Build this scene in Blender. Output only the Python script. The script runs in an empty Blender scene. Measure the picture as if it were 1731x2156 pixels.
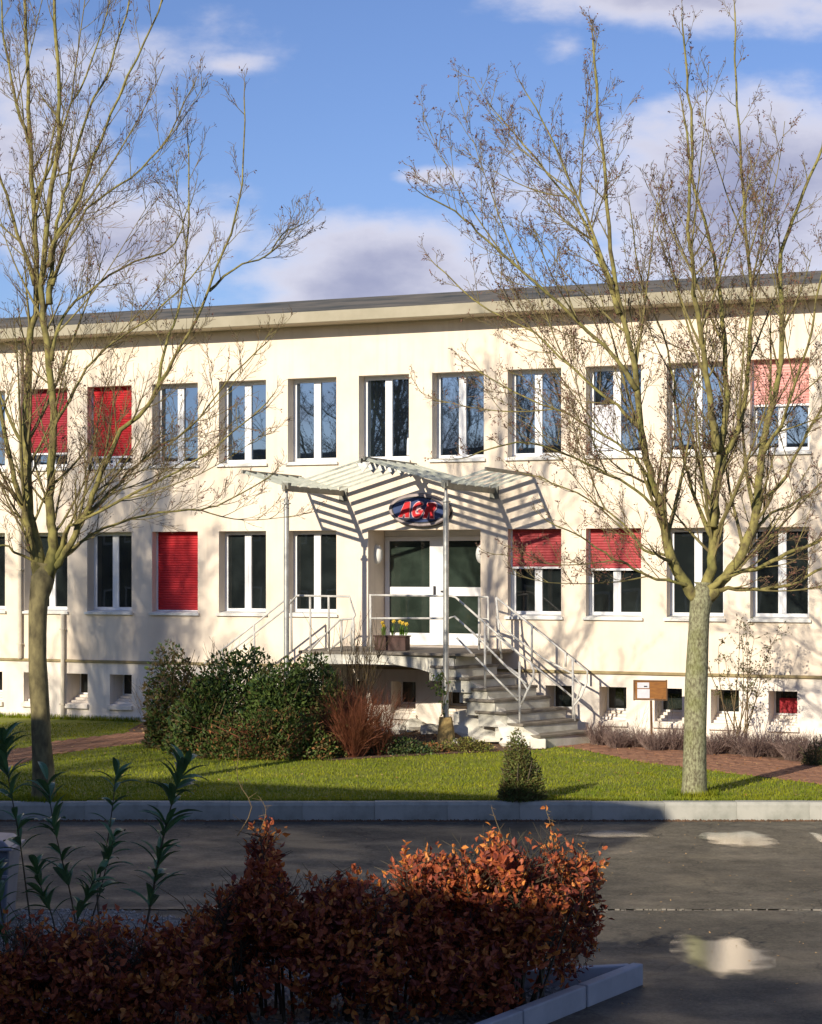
import bpy, math, random
from mathutils import Vector, Matrix, noise
random.seed(7)
rnd = random.random
def U(a, b): return a + (b - a) * rnd()

# ------------------------------------------------------------------ camera, sky, sun, exposure
F, CX, YH, CZ = 4000.0, 865.5, 1190.0, 3.28          # focal length in reference pixels (1731 px wide), horizon row, eye height
SUN_AZ, SUN_EL = math.radians(32), math.radians(21.5)   # sun behind the camera to the left
sc = bpy.context.scene
cam = bpy.data.objects.new('camera', bpy.data.cameras.new('camera'))
sc.collection.objects.link(cam); sc.camera = cam
cam.location = (0, 0, CZ); cam.rotation_euler = (math.radians(90), 0, 0)
cam.data.sensor_fit = 'HORIZONTAL'; cam.data.sensor_width = 36
cam.data.lens = 36 * F / 1731
cam.data.shift_y = -(1078 - YH) / 1731 * 1.0 if False else (YH - 1078) / 1731
cam.data.clip_end = 2000; cam.data.clip_start = 0.1

world = bpy.data.worlds.new('World'); sc.world = world; world.use_nodes = True
wn, wl = world.node_tree.nodes, world.node_tree.links
wn.clear()
def wnode(t, **k):
    n = wn.new(t)
    for a, b in k.items(): setattr(n, a, b)
    return n
def mth(op, a, b=None, c=None, clamp=False):
    n = wn.new('ShaderNodeMath'); n.operation = op; n.use_clamp = clamp
    for i, v in enumerate((a, b, c)):
        if v is None: continue
        if isinstance(v, (int, float)): n.inputs[i].default_value = v
        else: wl.new(v, n.inputs[i])
    return n.outputs[0]
sky = wnode('ShaderNodeTexSky'); sky.sky_type = 'NISHITA'; sky.sun_disc = False
sky.sun_elevation = SUN_EL; sky.sun_rotation = math.radians(180) + SUN_AZ
sky.air_density = 1.0; sky.dust_density = 0.3; sky.ozone_density = 2.5
tc = wnode('ShaderNodeTexCoord'); sep = wnode('ShaderNodeSeparateXYZ'); wl.new(tc.outputs['Generated'], sep.inputs[0])
dx, dy, dz = sep.outputs
ady = mth('MAXIMUM', mth('ABSOLUTE', dy), 0.08)
u = mth('DIVIDE', dx, ady); v = mth('DIVIDE', dz, ady)
# cloud field: soft banks placed along the horizon, broken up by two scales of noise
comb = wnode('ShaderNodeCombineXYZ'); wl.new(u, comb.inputs[0]); wl.new(mth('MULTIPLY', v, 1.9), comb.inputs[1]); 
n1 = wnode('ShaderNodeTexNoise'); n1.inputs['Scale'].default_value = 7.5; n1.inputs['Detail'].default_value = 9; n1.inputs['Roughness'].default_value = 0.55
wl.new(comb.outputs[0], n1.inputs['Vector'])
n2 = wnode('ShaderNodeTexNoise'); n2.inputs['Scale'].default_value = 20; n2.inputs['Detail'].default_value = 6; n2.inputs['Roughness'].default_value = 0.6
wl.new(comb.outputs[0], n2.inputs['Vector'])
BANKS = [(790, 590, 370, 165, 1.35), (1560, 420, 560, 260, 1.15), (1420, -10, 520, 95, 0.8), (900, 372, 90, 26, .6), (250, 520, 360, 150, .75),
         (240, 130, 240, 150, .3), (480, 138, 95, 28, .5), (1190, 100, 90, 60, .5), (80, 330, 200, 200, .6), (880, -160, 900, 90, .9)]
field = None
for (x, y, rx, ry, w) in BANKS:
    cu, cv, ru, rv = (x - CX) / F, (YH - y) / F, rx / F, ry / F
    a = mth('DIVIDE', mth('SUBTRACT', u, cu), ru); b = mth('DIVIDE', mth('SUBTRACT', v, cv), rv)
    g = mth('SUBTRACT', 1.0, mth('SQRT', mth('ADD', mth('MULTIPLY', a, a), mth('MULTIPLY', b, b))))
    g = mth('MULTIPLY', g, w)
    field = g if field is None else mth('MAXIMUM', field, g)
# away from the view the sky carries on as broken cloud
far = mth('SUBTRACT', mth('MULTIPLY', n1.outputs['Fac'], 2.0), 1.22)
side = mth('SMOOTHSTEP' if False else 'MULTIPLY', mth('SUBTRACT', mth('ABSOLUTE', mth('SUBTRACT', u, 0.0)), 0.25), 6, None, True)
back = mth('LESS_THAN', dy, 0.0)
wfar = mth('MAXIMUM', side, back)
field = mth('ADD', mth('MULTIPLY', field, mth('SUBTRACT', 1.0, wfar)), mth('MULTIPLY', far, wfar))
field = mth('MAXIMUM', field, -1.0)
dens = mth('ADD', field, mth('MULTIPLY', mth('SUBTRACT', n1.outputs['Fac'], 0.5), 2.1))
dens = mth('ADD', dens, mth('MULTIPLY', mth('SUBTRACT', n2.outputs['Fac'], 0.5), 0.7))
mr = wnode('ShaderNodeMapRange'); mr.interpolation_type = 'SMOOTHSTEP'
mr.inputs['From Min'].default_value = -0.05; mr.inputs['From Max'].default_value = 0.62
wl.new(dens, mr.inputs['Value'])
# cloud shade: sunlit crowns and mauve-grey bases
mr2 = wnode('ShaderNodeMapRange'); mr2.interpolation_type = 'SMOOTHSTEP'
mr2.inputs['From Min'].default_value = 0.25; mr2.inputs['From Max'].default_value = 1.25
wl.new(dens, mr2.inputs['Value'])
cmix = wnode('ShaderNodeMix'); cmix.data_type = 'RGBA'
cmix.inputs[6].default_value = (8.6, 8.4, 9.4, 1); cmix.inputs[7].default_value = (3.8, 3.9, 5.6, 1)
wl.new(mr2.outputs[0], cmix.inputs[0])
# sky blue of a clear winter afternoon
tint = wnode('ShaderNodeMix'); tint.data_type = 'RGBA'; tint.blend_type = 'MULTIPLY'; tint.inputs[0].default_value = 1
tint.inputs[7].default_value = (0.98, 1.03, 1.36, 1)
wl.new(sky.outputs[0], tint.inputs[6])
smix = wnode('ShaderNodeMix'); smix.data_type = 'RGBA'
wl.new(mth('MULTIPLY', mr.outputs[0], 0.9), smix.inputs[0]); wl.new(tint.outputs[2], smix.inputs[6]); wl.new(cmix.outputs[2], smix.inputs[7])
bg = wnode('ShaderNodeBackground'); bg.inputs[1].default_value = 0.072
wl.new(smix.outputs[2], bg.inputs[0])
wo = wnode('ShaderNodeOutputWorld'); wl.new(bg.outputs[0], wo.inputs[0])

sun = bpy.data.objects.new('sun', bpy.data.lights.new('sun', 'SUN')); sc.collection.objects.link(sun)
sun.data.energy = 4.6; sun.data.angle = math.radians(0.5); sun.data.color = (1.0, 0.90, 0.74)
sd = Vector((math.sin(SUN_AZ) * math.cos(SUN_EL), math.cos(SUN_AZ) * math.cos(SUN_EL), -math.sin(SUN_EL)))   # travel direction
sun.rotation_euler = sd.to_track_quat('-Z', 'Y').to_euler()
sc.view_settings.view_transform = 'Standard'; sc.view_settings.look = 'None'
sc.view_settings.exposure = 0.40; sc.view_settings.gamma = 1.0; sc.view_settings.use_curve_mapping = False
sc.cycles.max_bounces = 8; sc.cycles.transparent_max_bounces = 8

# ------------------------------------------------------------------ materials
def mat(name, col, col2=None, rough=0.8, scale=4.0, detail=6, bump=0.0, bscale=None, metal=0.0, ior=1.45, contrast=(0.35, 0.65), stretch=None, spec=None, sheen=0):
    m = bpy.data.materials.new(name); m.use_nodes = True
    nt = m.node_tree; n, l = nt.nodes, nt.links
    p = n['Principled BSDF']
    p.inputs['Base Color'].default_value = (*col, 1); p.inputs['Roughness'].default_value = rough
    p.inputs['Metallic'].default_value = metal; p.inputs['IOR'].default_value = ior
    if spec is not None: p.inputs['Specular IOR Level'].default_value = spec
    t = n.new('ShaderNodeTexCoord'); vec = t.outputs['Object']
    if stretch:
        mp = n.new('ShaderNodeMapping'); mp.inputs['Scale'].default_value = stretch; l.new(vec, mp.inputs[0]); vec = mp.outputs[0]
    if col2:
        no = n.new('ShaderNodeTexNoise'); no.inputs['Scale'].default_value = scale; no.inputs['Detail'].default_value = detail
        no.inputs['Roughness'].default_value = 0.6; l.new(vec, no.inputs['Vector'])
        r = n.new('ShaderNodeMapRange'); r.inputs['From Min'].default_value = contrast[0]; r.inputs['From Max'].default_value = contrast[1]
        l.new(no.outputs['Fac'], r.inputs['Value'])
        mx = n.new('ShaderNodeMix'); mx.data_type = 'RGBA'; mx.inputs[6].default_value = (*col, 1); mx.inputs[7].default_value = (*col2, 1)
        l.new(r.outputs[0], mx.inputs[0]); l.new(mx.outputs[2], p.inputs['Base Color'])
    if bump:
        nb = n.new('ShaderNodeTexNoise'); nb.inputs['Scale'].default_value = bscale or scale * 8; nb.inputs['Detail'].default_value = 4
        l.new(vec, nb.inputs['Vector'])
        b = n.new('ShaderNodeBump'); b.inputs['Strength'].default_value = min(1, bump * 10); b.inputs['Distance'].default_value = bump
        l.new(nb.outputs['Fac'], b.inputs['Height']); l.new(b.outputs[0], p.inputs['Normal'])
    return m
def leafmat(name, col, col2, rough=0.5, trans=0.35, spec=0.3):
    m = bpy.data.materials.new(name); m.use_nodes = True; nt = m.node_tree; n, l = nt.nodes, nt.links
    p = n['Principled BSDF']; p.inputs['Roughness'].default_value = rough; p.inputs['Specular IOR Level'].default_value = spec
    t = n.new('ShaderNodeTexCoord'); no = n.new('ShaderNodeTexNoise'); no.inputs['Scale'].default_value = 9; no.inputs['Detail'].default_value = 3
    l.new(t.outputs['Object'], no.inputs['Vector'])
    mx = n.new('ShaderNodeMix'); mx.data_type = 'RGBA'; mx.inputs[6].default_value = (*col, 1); mx.inputs[7].default_value = (*col2, 1)
    r = n.new('ShaderNodeMapRange'); r.inputs['From Min'].default_value = .35; r.inputs['From Max'].default_value = .65
    l.new(no.outputs['Fac'], r.inputs['Value']); l.new(r.outputs[0], mx.inputs[0]); l.new(mx.outputs[2], p.inputs['Base Color'])
    tr = n.new('ShaderNodeBsdfTranslucent'); l.new(mx.outputs[2], tr.inputs[0])
    ms = n.new('ShaderNodeMixShader'); ms.inputs[0].default_value = trans
    l.new(p.outputs[0], ms.inputs[1]); l.new(tr.outputs[0], ms.inputs[2]); l.new(ms.outputs[0], n['Material Output'].inputs[0])
    return m
M = {}
# stucco: cream render, fine grain, faint rain streaks below sills and patchy weathering
def stucco(name, base, dirt):
    m = mat(name, base, dirt, rough=0.95, scale=0.9, detail=8, bump=0.004, bscale=45, contrast=(0.42, 0.8))
    n, l = m.node_tree.nodes, m.node_tree.links; p = n['Principled BSDF']
    src = p.inputs['Base Color'].links[0].from_socket
    t = n.new('ShaderNodeTexCoord'); mp = n.new('ShaderNodeMapping'); mp.inputs['Scale'].default_value = (7, 7, 0.35); l.new(t.outputs['Object'], mp.inputs[0])
    no = n.new('ShaderNodeTexNoise'); no.inputs['Scale'].default_value = 1.0; no.inputs['Detail'].default_value = 5; l.new(mp.outputs[0], no.inputs['Vector'])
    r = n.new('ShaderNodeMapRange'); r.inputs['From Min'].default_value = .52; r.inputs['From Max'].default_value = .78; r.inputs['To Max'].default_value = .7
    l.new(no.outputs['Fac'], r.inputs['Value'])
    mx = n.new('ShaderNodeMix'); mx.data_type = 'RGBA'; mx.blend_type = 'MIX'; mx.inputs[7].default_value = (*dirt, 1)
    l.new(r.outputs[0], mx.inputs[0]); l.new(src, mx.inputs[6]); l.new(mx.outputs[2], p.inputs['Base Color'])
    return m
M['wall'] = stucco('cream_stucco', (0.82, 0.705, 0.565), (0.66, 0.55, 0.43))
M['plinth'] = stucco('pale_stucco', (0.84, 0.76, 0.66), (0.62, 0.54, 0.45))
M['fascia'] = mat('fascia_paint', (0.37, 0.33, 0.24), (0.29, 0.26, 0.18), rough=.7, scale=1.2, bump=.001)
M['soffit'] = mat('soffit_paint', (0.50, 0.44, 0.33), (0.42, 0.36, 0.27), rough=.8, scale=2)
M['band'] = mat('band_stone', (0.36, 0.29, 0.15), (0.26, 0.20, 0.10), rough=.9, scale=3)
M['roof'] = mat('roof_zinc', (0.17, 0.145, 0.105), (0.05, 0.055, 0.04), rough=.75, scale=0.8, detail=8, contrast=(.42, .66), bump=.003)
M['pvc'] = mat('white_pvc', (0.80, 0.80, 0.80), (0.72, 0.72, 0.72), rough=.35, scale=3)
M['sill'] = mat('white_sill', (0.78, 0.77, 0.73), (0.60, 0.58, 0.52), rough=.6, scale=5, bump=.001)
def glassmat(name, col, ior, bumpd=0.0025):
    m = mat(name, col, tuple(c * 2.2 for c in col), rough=0.015, scale=1.6, ior=ior, contrast=(.45, .75))
    n, l = m.node_tree.nodes, m.node_tree.links; p = n['Principled BSDF']
    t = n.new('ShaderNodeTexCoord'); nb = n.new('ShaderNodeTexNoise'); nb.inputs['Scale'].default_value = 1.3; nb.inputs['Detail'].default_value = 1
    l.new(t.outputs['Object'], nb.inputs['Vector']); b = n.new('ShaderNodeBump'); b.inputs['Strength'].default_value = .5; b.inputs['Distance'].default_value = bumpd
    l.new(nb.outputs['Fac'], b.inputs['Height']); l.new(b.outputs[0], p.inputs['Normal'])
    return m
M['glass'] = glassmat('window_glass', (0.006, 0.009, 0.014), 3.8)
M['glass'].node_tree.nodes['Principled BSDF'].inputs['Specular Tint'].default_value = (.62, .80, 1, 1)
M['glass_low'] = glassmat('window_glass_clear', (0.010, 0.013, 0.013), 1.7)
M['glass_door'] = glassmat('door_glass', (0.018, 0.026, 0.020), 1.6)
M['blind'] = mat('red_blind', (0.50, 0.012, 0.018), (0.38, 0.01, 0.016), rough=.6, scale=2, stretch=(1, 1, 6))
M['blind_dark'] = mat('dark_red_blind', (0.30, 0.015, 0.03), (0.22, 0.012, 0.025), rough=.6, scale=2)
M['blind_worn'] = mat('faded_red_blind', (0.42, 0.06, 0.065), (0.30, 0.035, 0.04), rough=.6, scale=3)
M['blind_pink'] = mat('sun_bleached_blind', (0.74, 0.40, 0.36), (0.62, 0.28, 0.25), rough=.6, scale=3)
M['galv'] = mat('galvanised_steel', (0.50, 0.50, 0.48), (0.36, 0.36, 0.34), rough=.45, scale=9, metal=.6)
M['slat'] = mat('weathered_slat', (0.50, 0.51, 0.43), (0.34, 0.36, 0.29), rough=.6, scale=6, stretch=(1, 1, 1))
M['beam'] = mat('grey_beam', (0.24, 0.24, 0.20), (0.16, 0.16, 0.14), rough=.55, scale=6, metal=.3)
M['rail'] = mat('grey_rail', (0.62, 0.61, 0.57), (0.46, 0.44, 0.40), rough=.5, scale=8)
M['concrete'] = mat('concrete_kerb', (0.40, 0.39, 0.34), (0.19, 0.20, 0.165), rough=.9, scale=2.2, detail=10, bump=.006, bscale=40, contrast=(.42, .72))
M['planter'] = mat('pale_concrete', (0.44, 0.44, 0.46), (0.34, 0.34, 0.36), rough=.85, scale=3, detail=9, bump=.003, bscale=60)
M['step'] = mat('stair_concrete', (0.62, 0.60, 0.52), (0.44, 0.42, 0.34), rough=.9, scale=3, bump=.003, bscale=40)
M['tread'] = mat('tread_stone', (0.24, 0.21, 0.17), (0.15, 0.13, 0.10), rough=.85, scale=5, bump=.003)
M['render'] = mat('stair_render', (0.72, 0.69, 0.60), (0.42, 0.40, 0.33), rough=.9, scale=2.2, detail=8, contrast=(.42, .75), bump=.003)
M['stone'] = mat('yellow_stone', (0.42, 0.31, 0.12), (0.24, 0.16, 0.06), rough=.9, scale=6, bump=.01, bscale=14)
M['bark_lichen'] = mat('lichen_bark', (0.31, 0.31, 0.18), (0.10, 0.085, 0.05), rough=.95, scale=36, detail=10, contrast=(.38, .64), bump=.016, bscale=30, stretch=(1, 1, .5))
M['bark'] = mat('young_bark', (0.27, 0.235, 0.075), (0.085, 0.065, 0.03), rough=.95, scale=11, detail=9, contrast=(.40, .66), bump=.008, bscale=34, stretch=(1, 1, .6))
def moss(m, amt=.55):
    n, l = m.node_tree.nodes, m.node_tree.links; p = n['Principled BSDF']; t = n.new('ShaderNodeTexCoord'); no = n.new('ShaderNodeTexNoise'); no.inputs['Scale'].default_value = 2.6; no.inputs['Detail'].default_value = 8
    l.new(t.outputs['Object'], no.inputs['Vector']); r = n.new('ShaderNodeMapRange'); r.inputs['From Min'].default_value = .48; r.inputs['From Max'].default_value = .66; r.inputs['To Max'].default_value = amt; l.new(no.outputs['Fac'], r.inputs['Value'])
    mx = n.new('ShaderNodeMix'); mx.data_type = 'RGBA'; mx.inputs[7].default_value = (.14, .155, .03, 1); l.new(r.outputs[0], mx.inputs[0]); l.new(p.inputs['Base Color'].links[0].from_socket, mx.inputs[6]); l.new(mx.outputs[2], p.inputs['Base Color'])
moss(M['bark_lichen'], .5); moss(M['bark'], .45)
M['bark_low'] = mat('smooth_bark', (0.23, 0.195, 0.09), (0.085, 0.07, 0.035), rough=.9, scale=8, detail=7, contrast=(.38, .66), bump=.008, bscale=30, stretch=(1, 1, .5))
M['twig'] = mat('twig_bark', (0.21, 0.155, 0.07), (0.13, 0.085, 0.05), rough=.85, scale=5)
M['branch'] = mat('branch_bark', (0.24, 0.205, 0.07), (0.12, 0.095, 0.04), rough=.85, scale=6)
M['twig_dark'] = mat('dark_twig', (0.10, 0.085, 0.045), (0.06, 0.045, 0.03), rough=.85, scale=5)
M['seed'] = mat('seed_cluster', (0.19, 0.085, 0.055), (0.10, 0.055, 0.045), rough=.9, scale=8)
M['redtwig'] = mat('red_stems', (0.25, 0.085, 0.04), (0.15, 0.05, 0.025), rough=.7, scale=6)
M['greytwig'] = mat('grey_stems', (0.28, 0.20, 0.17), (0.18, 0.12, 0.10), rough=.9, scale=6)
M['beech1'] = leafmat('beech_leaf_rust', (0.48, 0.13, 0.045), (0.34, 0.08, 0.038), rough=.55, trans=.2)
M['beech2'] = leafmat('beech_leaf_copper', (0.72, 0.29, 0.06), (0.52, 0.17, 0.05), rough=.5, trans=.2)
M['beech3'] = leafmat('beech_leaf_dark', (0.25, 0.06, 0.038), (0.17, 0.042, 0.03), rough=.6, trans=.12)
M['laurel'] = leafmat('laurel_leaf', (0.075, 0.17, 0.065), (0.10, 0.19, 0.065), rough=.35, trans=.1, spec=.5)
M['ever1'] = leafmat('evergreen_leaf', (0.062, 0.105, 0.024), (0.10, 0.14, 0.03), rough=.5, trans=.12, spec=.25)
M['ever2'] = leafmat('evergreen_leaf_deep', (0.018, 0.045, 0.016), (0.032, 0.06, 0.018), rough=.5, trans=.08, spec=.25)
M['olive'] = leafmat('olive_brown_leaf', (0.13, 0.10, 0.03), (0.09, 0.06, 0.025), rough=.6, trans=.2)
M['greyleaf'] = leafmat('grey_green_leaf', (0.18, 0.18, 0.09), (0.12, 0.14, 0.06), rough=.6, trans=.2)
M['yew'] = leafmat('yew_needles', (0.19, 0.20, 0.05), (0.09, 0.11, 0.03), rough=.6, trans=.15)
M['yellowleaf'] = leafmat('ground_leaf', (0.30, 0.27, 0.06), (0.16, 0.17, 0.04), rough=.6, trans=.2)
M['litter'] = leafmat('dead_leaf', (0.34, 0.15, 0.05), (0.22, 0.10, 0.04), rough=.8, trans=.1)
M['litter2'] = leafmat('pale_dead_leaf', (0.50, 0.34, 0.16), (0.36, 0.22, 0.10), rough=.8, trans=.1)
M['grass'] = leafmat('grass_blade', (0.26, 0.295, 0.016), (0.17, 0.215, 0.012), rough=.6, trans=.35)
for k_, sc_g, a_g, b_g in (('grass', 1.3, (0.31, 0.315, 0.016), (0.13, 0.19, 0.012)),):
    for nd in M[k_].node_tree.nodes:
        if nd.type == 'TEX_NOISE': nd.inputs['Scale'].default_value = sc_g; nd.inputs['Detail'].default_value = 9; nd.inputs['Roughness'].default_value = .7
        if nd.type == 'MIX': nd.inputs[6].default_value = (*a_g, 1); nd.inputs[7].default_value = (*b_g, 1)
M['soil'] = mat('bed_soil', (0.16, 0.085, 0.045), (0.08, 0.05, 0.03), rough=1, scale=5, detail=10, bump=.02, bscale=20)
M['lawn'] = mat('lawn_turf', (0.20, 0.215, 0.012), (0.11, 0.14, 0.010), rough=.9, scale=1.1, detail=11, bump=.02, bscale=70, contrast=(.35, .7))
M['brick'] = mat('paving_brick', (0.30, 0.15, 0.085), (0.19, 0.09, 0.055), rough=.9, scale=3, detail=8, bump=.003)
M['brickbase'] = mat('paving_joint', (0.11, 0.075, 0.05), None, rough=1)
def asphalt(name, base, b2, rlo, rhi, wet):
    m = mat(name, base, b2, rough=.6, scale=0.55, detail=10, bump=.0035, bscale=85, contrast=(.34, .68), spec=.5)
    n, l = m.node_tree.nodes, m.node_tree.links; p = n['Principled BSDF']
    t = n.new('ShaderNodeTexCoord'); mp = n.new('ShaderNodeMapping'); mp.inputs['Scale'].default_value = (.7, 1.0, 1); l.new(t.outputs['Object'], mp.inputs[0])
    no = n.new('ShaderNodeTexNoise'); no.inputs['Scale'].default_value = wet; no.inputs['Detail'].default_value = 6; l.new(mp.outputs[0], no.inputs['Vector'])
    r = n.new('ShaderNodeMapRange'); r.inputs['From Min'].default_value = .38; r.inputs['From Max'].default_value = .62
    r.inputs['To Min'].default_value = rlo; r.inputs['To Max'].default_value = rhi
    l.new(no.outputs['Fac'], r.inputs['Value']); l.new(r.outputs[0], p.inputs['Roughness'])
    prev_ = p.inputs['Base Color'].links[0].from_socket
    for sc_a, lo_a, amt in ((.22, .62, 1.25), (5.5, .72, 1.3), (34, .55, 1.5)):
        na = n.new('ShaderNodeTexNoise'); na.inputs['Scale'].default_value = sc_a; na.inputs['Detail'].default_value = 5; l.new(t.outputs['Object'], na.inputs['Vector'])
        ra = n.new('ShaderNodeMapRange'); ra.inputs['From Min'].default_value = .3; ra.inputs['From Max'].default_value = .7; ra.inputs['To Min'].default_value = lo_a; ra.inputs['To Max'].default_value = amt
        l.new(na.outputs['Fac'], ra.inputs['Value']); ma = n.new('ShaderNodeMix'); ma.data_type = 'RGBA'; ma.blend_type = 'MULTIPLY'; ma.inputs[0].default_value = 1
        l.new(prev_, ma.inputs[6]); l.new(ra.outputs[0], ma.inputs[7]); prev_ = ma.outputs[2]
    # hairline cracks
    vc = n.new('ShaderNodeTexVoronoi'); vc.feature = 'DISTANCE_TO_EDGE'; vc.inputs['Scale'].default_value = .42
    nw = n.new('ShaderNodeTexNoise'); nw.inputs['Scale'].default_value = 2.2; nw.inputs['Detail'].default_value = 6; l.new(t.outputs['Object'], nw.inputs['Vector'])
    va = n.new('ShaderNodeVectorMath'); va.operation = 'SCALE'; va.inputs[3].default_value = .9; l.new(nw.outputs['Color'], va.inputs[0])
    vb = n.new('ShaderNodeVectorMath'); vb.operation = 'ADD'; l.new(va.outputs[0], vb.inputs[0]); l.new(t.outputs['Object'], vb.inputs[1]); l.new(vb.outputs[0], vc.inputs['Vector'])
    rc = n.new('ShaderNodeMapRange'); rc.inputs['From Min'].default_value = .0; rc.inputs['From Max'].default_value = .012; rc.inputs['To Min'].default_value = .35; rc.inputs['To Max'].default_value = 1.0
    l.new(vc.outputs['Distance'], rc.inputs['Value']); mc = n.new('ShaderNodeMix'); mc.data_type = 'RGBA'; mc.blend_type = 'MULTIPLY'; mc.inputs[0].default_value = 1
    l.new(prev_, mc.inputs[6]); l.new(rc.outputs[0], mc.inputs[7]); l.new(mc.outputs[2], p.inputs['Base Color'])
    # pale chippings
    vo = n.new('ShaderNodeTexVoronoi'); vo.inputs['Scale'].default_value = 75; l.new(t.outputs['Object'], vo.inputs['Vector'])
    r2 = n.new('ShaderNodeMapRange'); r2.inputs['From Min'].default_value = .0; r2.inputs['From Max'].default_value = .32; r2.inputs['To Min'].default_value = .55; r2.inputs['To Max'].default_value = 0
    l.new(vo.outputs['Distance'], r2.inputs['Value'])
    src = p.inputs['Base Color'].links[0].from_socket
    mx = n.new('ShaderNodeMix'); mx.data_type = 'RGBA'; mx.inputs[7].default_value = (base[0] * 2.2, base[1] * 2.2, base[2] * 2.2, 1)
    l.new(r2.outputs[0], mx.inputs[0]); l.new(src, mx.inputs[6]); l.new(mx.outputs[2], p.inputs['Base Color'])
    return m
M['road'] = asphalt('road_asphalt', (0.125, 0.108, 0.074), (0.070, 0.061, 0.043), .48, .85, 1.4)
M['park'] = asphalt('yard_asphalt', (0.108, 0.094, 0.066), (0.058, 0.051, 0.037), .46, .8, 1.1)
def sun_patch_mat():  # strong gloss imitating patches of sunlight reflected down from the windows
    m = bpy.data.materials.new('sun_patch_gloss'); m.use_nodes = True; n, l = m.node_tree.nodes, m.node_tree.links
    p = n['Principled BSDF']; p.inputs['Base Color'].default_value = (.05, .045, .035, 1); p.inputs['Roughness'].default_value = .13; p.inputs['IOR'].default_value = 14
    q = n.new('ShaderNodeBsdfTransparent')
    a = n.new('ShaderNodeAttribute'); a.attribute_name = 'depth'; t = n.new('ShaderNodeTexCoord'); no = n.new('ShaderNodeTexNoise'); no.inputs['Scale'].default_value = 3.5; no.inputs['Detail'].default_value = 7  # this attribute only fades the patch towards its edge
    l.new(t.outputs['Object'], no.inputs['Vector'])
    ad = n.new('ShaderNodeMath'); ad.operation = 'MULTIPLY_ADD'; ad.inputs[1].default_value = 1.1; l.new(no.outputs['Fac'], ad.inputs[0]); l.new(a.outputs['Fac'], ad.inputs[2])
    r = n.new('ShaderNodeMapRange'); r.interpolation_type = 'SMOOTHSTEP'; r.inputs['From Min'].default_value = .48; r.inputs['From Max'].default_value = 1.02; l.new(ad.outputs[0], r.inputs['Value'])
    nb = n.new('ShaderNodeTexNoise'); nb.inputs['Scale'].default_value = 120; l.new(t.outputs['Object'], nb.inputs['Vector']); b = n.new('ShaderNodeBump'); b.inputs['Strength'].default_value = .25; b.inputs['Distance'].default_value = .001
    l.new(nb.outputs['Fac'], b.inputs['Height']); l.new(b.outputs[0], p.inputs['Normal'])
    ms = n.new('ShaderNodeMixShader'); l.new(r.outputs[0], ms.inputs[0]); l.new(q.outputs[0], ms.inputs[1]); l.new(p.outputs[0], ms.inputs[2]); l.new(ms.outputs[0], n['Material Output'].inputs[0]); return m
M['sun_patch'] = sun_patch_mat()
M['pebble'] = mat('pale_pebble', (0.42, 0.40, 0.36), (0.25, 0.23, 0.21), rough=.8, scale=8)
M['gutter'] = mat('gutter_aggregate', (0.30, 0.27, 0.22), (0.12, 0.11, 0.09), rough=.9, scale=6)
M['gravelbase'] = mat('gravel_ground', (0.24, 0.22, 0.19), (0.12, 0.11, 0.09), rough=1, scale=9, bump=.01)
M['ground'] = mat('far_ground', (0.09, 0.09, 0.05), (0.06, 0.065, 0.035), rough=1, scale=.3)
M['signface'] = mat('sign_blue', (0.035, 0.055, 0.14), (0.05, 0.075, 0.17), rough=.2, scale=5, ior=1.6)
M['signrim'] = mat('sign_rim', (0.34, 0.29, 0.28), (0.22, 0.18, 0.18), rough=.4, scale=4, metal=.4)
M['signdark'] = mat('sign_black', (0.012, 0.012, 0.02), None, rough=.4)
M['signred'] = mat('sign_red', (0.62, 0.012, 0.02), (0.45, 0.01, 0.015), rough=.3, scale=6)
M['signpink'] = mat('sign_outline', (0.72, 0.42, 0.42), None, rough=.4)
M['lamp'] = mat('opal_glass', (0.80, 0.79, 0.74), None, rough=.25)
M['wood'] = mat('board_wood', (0.30, 0.125, 0.025), (0.20, 0.08, 0.02), rough=.6, scale=6, stretch=(1, 1, 5))
M['woodframe'] = mat('board_frame', (0.14, 0.07, 0.03), None, rough=.7)
M['paper'] = mat('paper', (0.66, 0.66, 0.70), (0.55, 0.56, 0.62), rough=.8, scale=10)
M['ink'] = mat('ink', (0.03, 0.03, 0.04), None, rough=.8)
M['planterbox'] = mat('brown_planter', (0.07, 0.028, 0.02), (0.045, 0.02, 0.015), rough=.6, scale=5)
M['daffodil'] = leafmat('daffodil_yellow', (0.75, 0.52, 0.03), (0.65, 0.42, 0.02), trans=.3)
M['stemgreen'] = leafmat('daffodil_leaf', (0.13, 0.24, 0.03), (0.09, 0.18, 0.02), trans=.3)
M['bin'] = mat('grey_plastic', (0.20, 0.22, 0.26), (0.16, 0.18, 0.21), rough=.5, scale=4)
M['binlid'] = mat('grey_lid', (0.34, 0.34, 0.37), (0.27, 0.27, 0.30), rough=.4, scale=4)
M['behind'] = mat('behind_render', (0.20, 0.185, 0.15), (0.15, 0.135, 0.11), rough=.9, scale=1)
M['behindroof'] = mat('behind_roof', (0.09, 0.085, 0.08), None, rough=.8)
M['pipe'] = mat('pipe_paint', (0.62, 0.56, 0.45), (0.50, 0.44, 0.34), rough=.5, scale=4)
M['redcloth'] = mat('red_cloth', (0.35, 0.02, 0.03), (0.2, 0.01, 0.02), rough=.8, scale=4)

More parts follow.
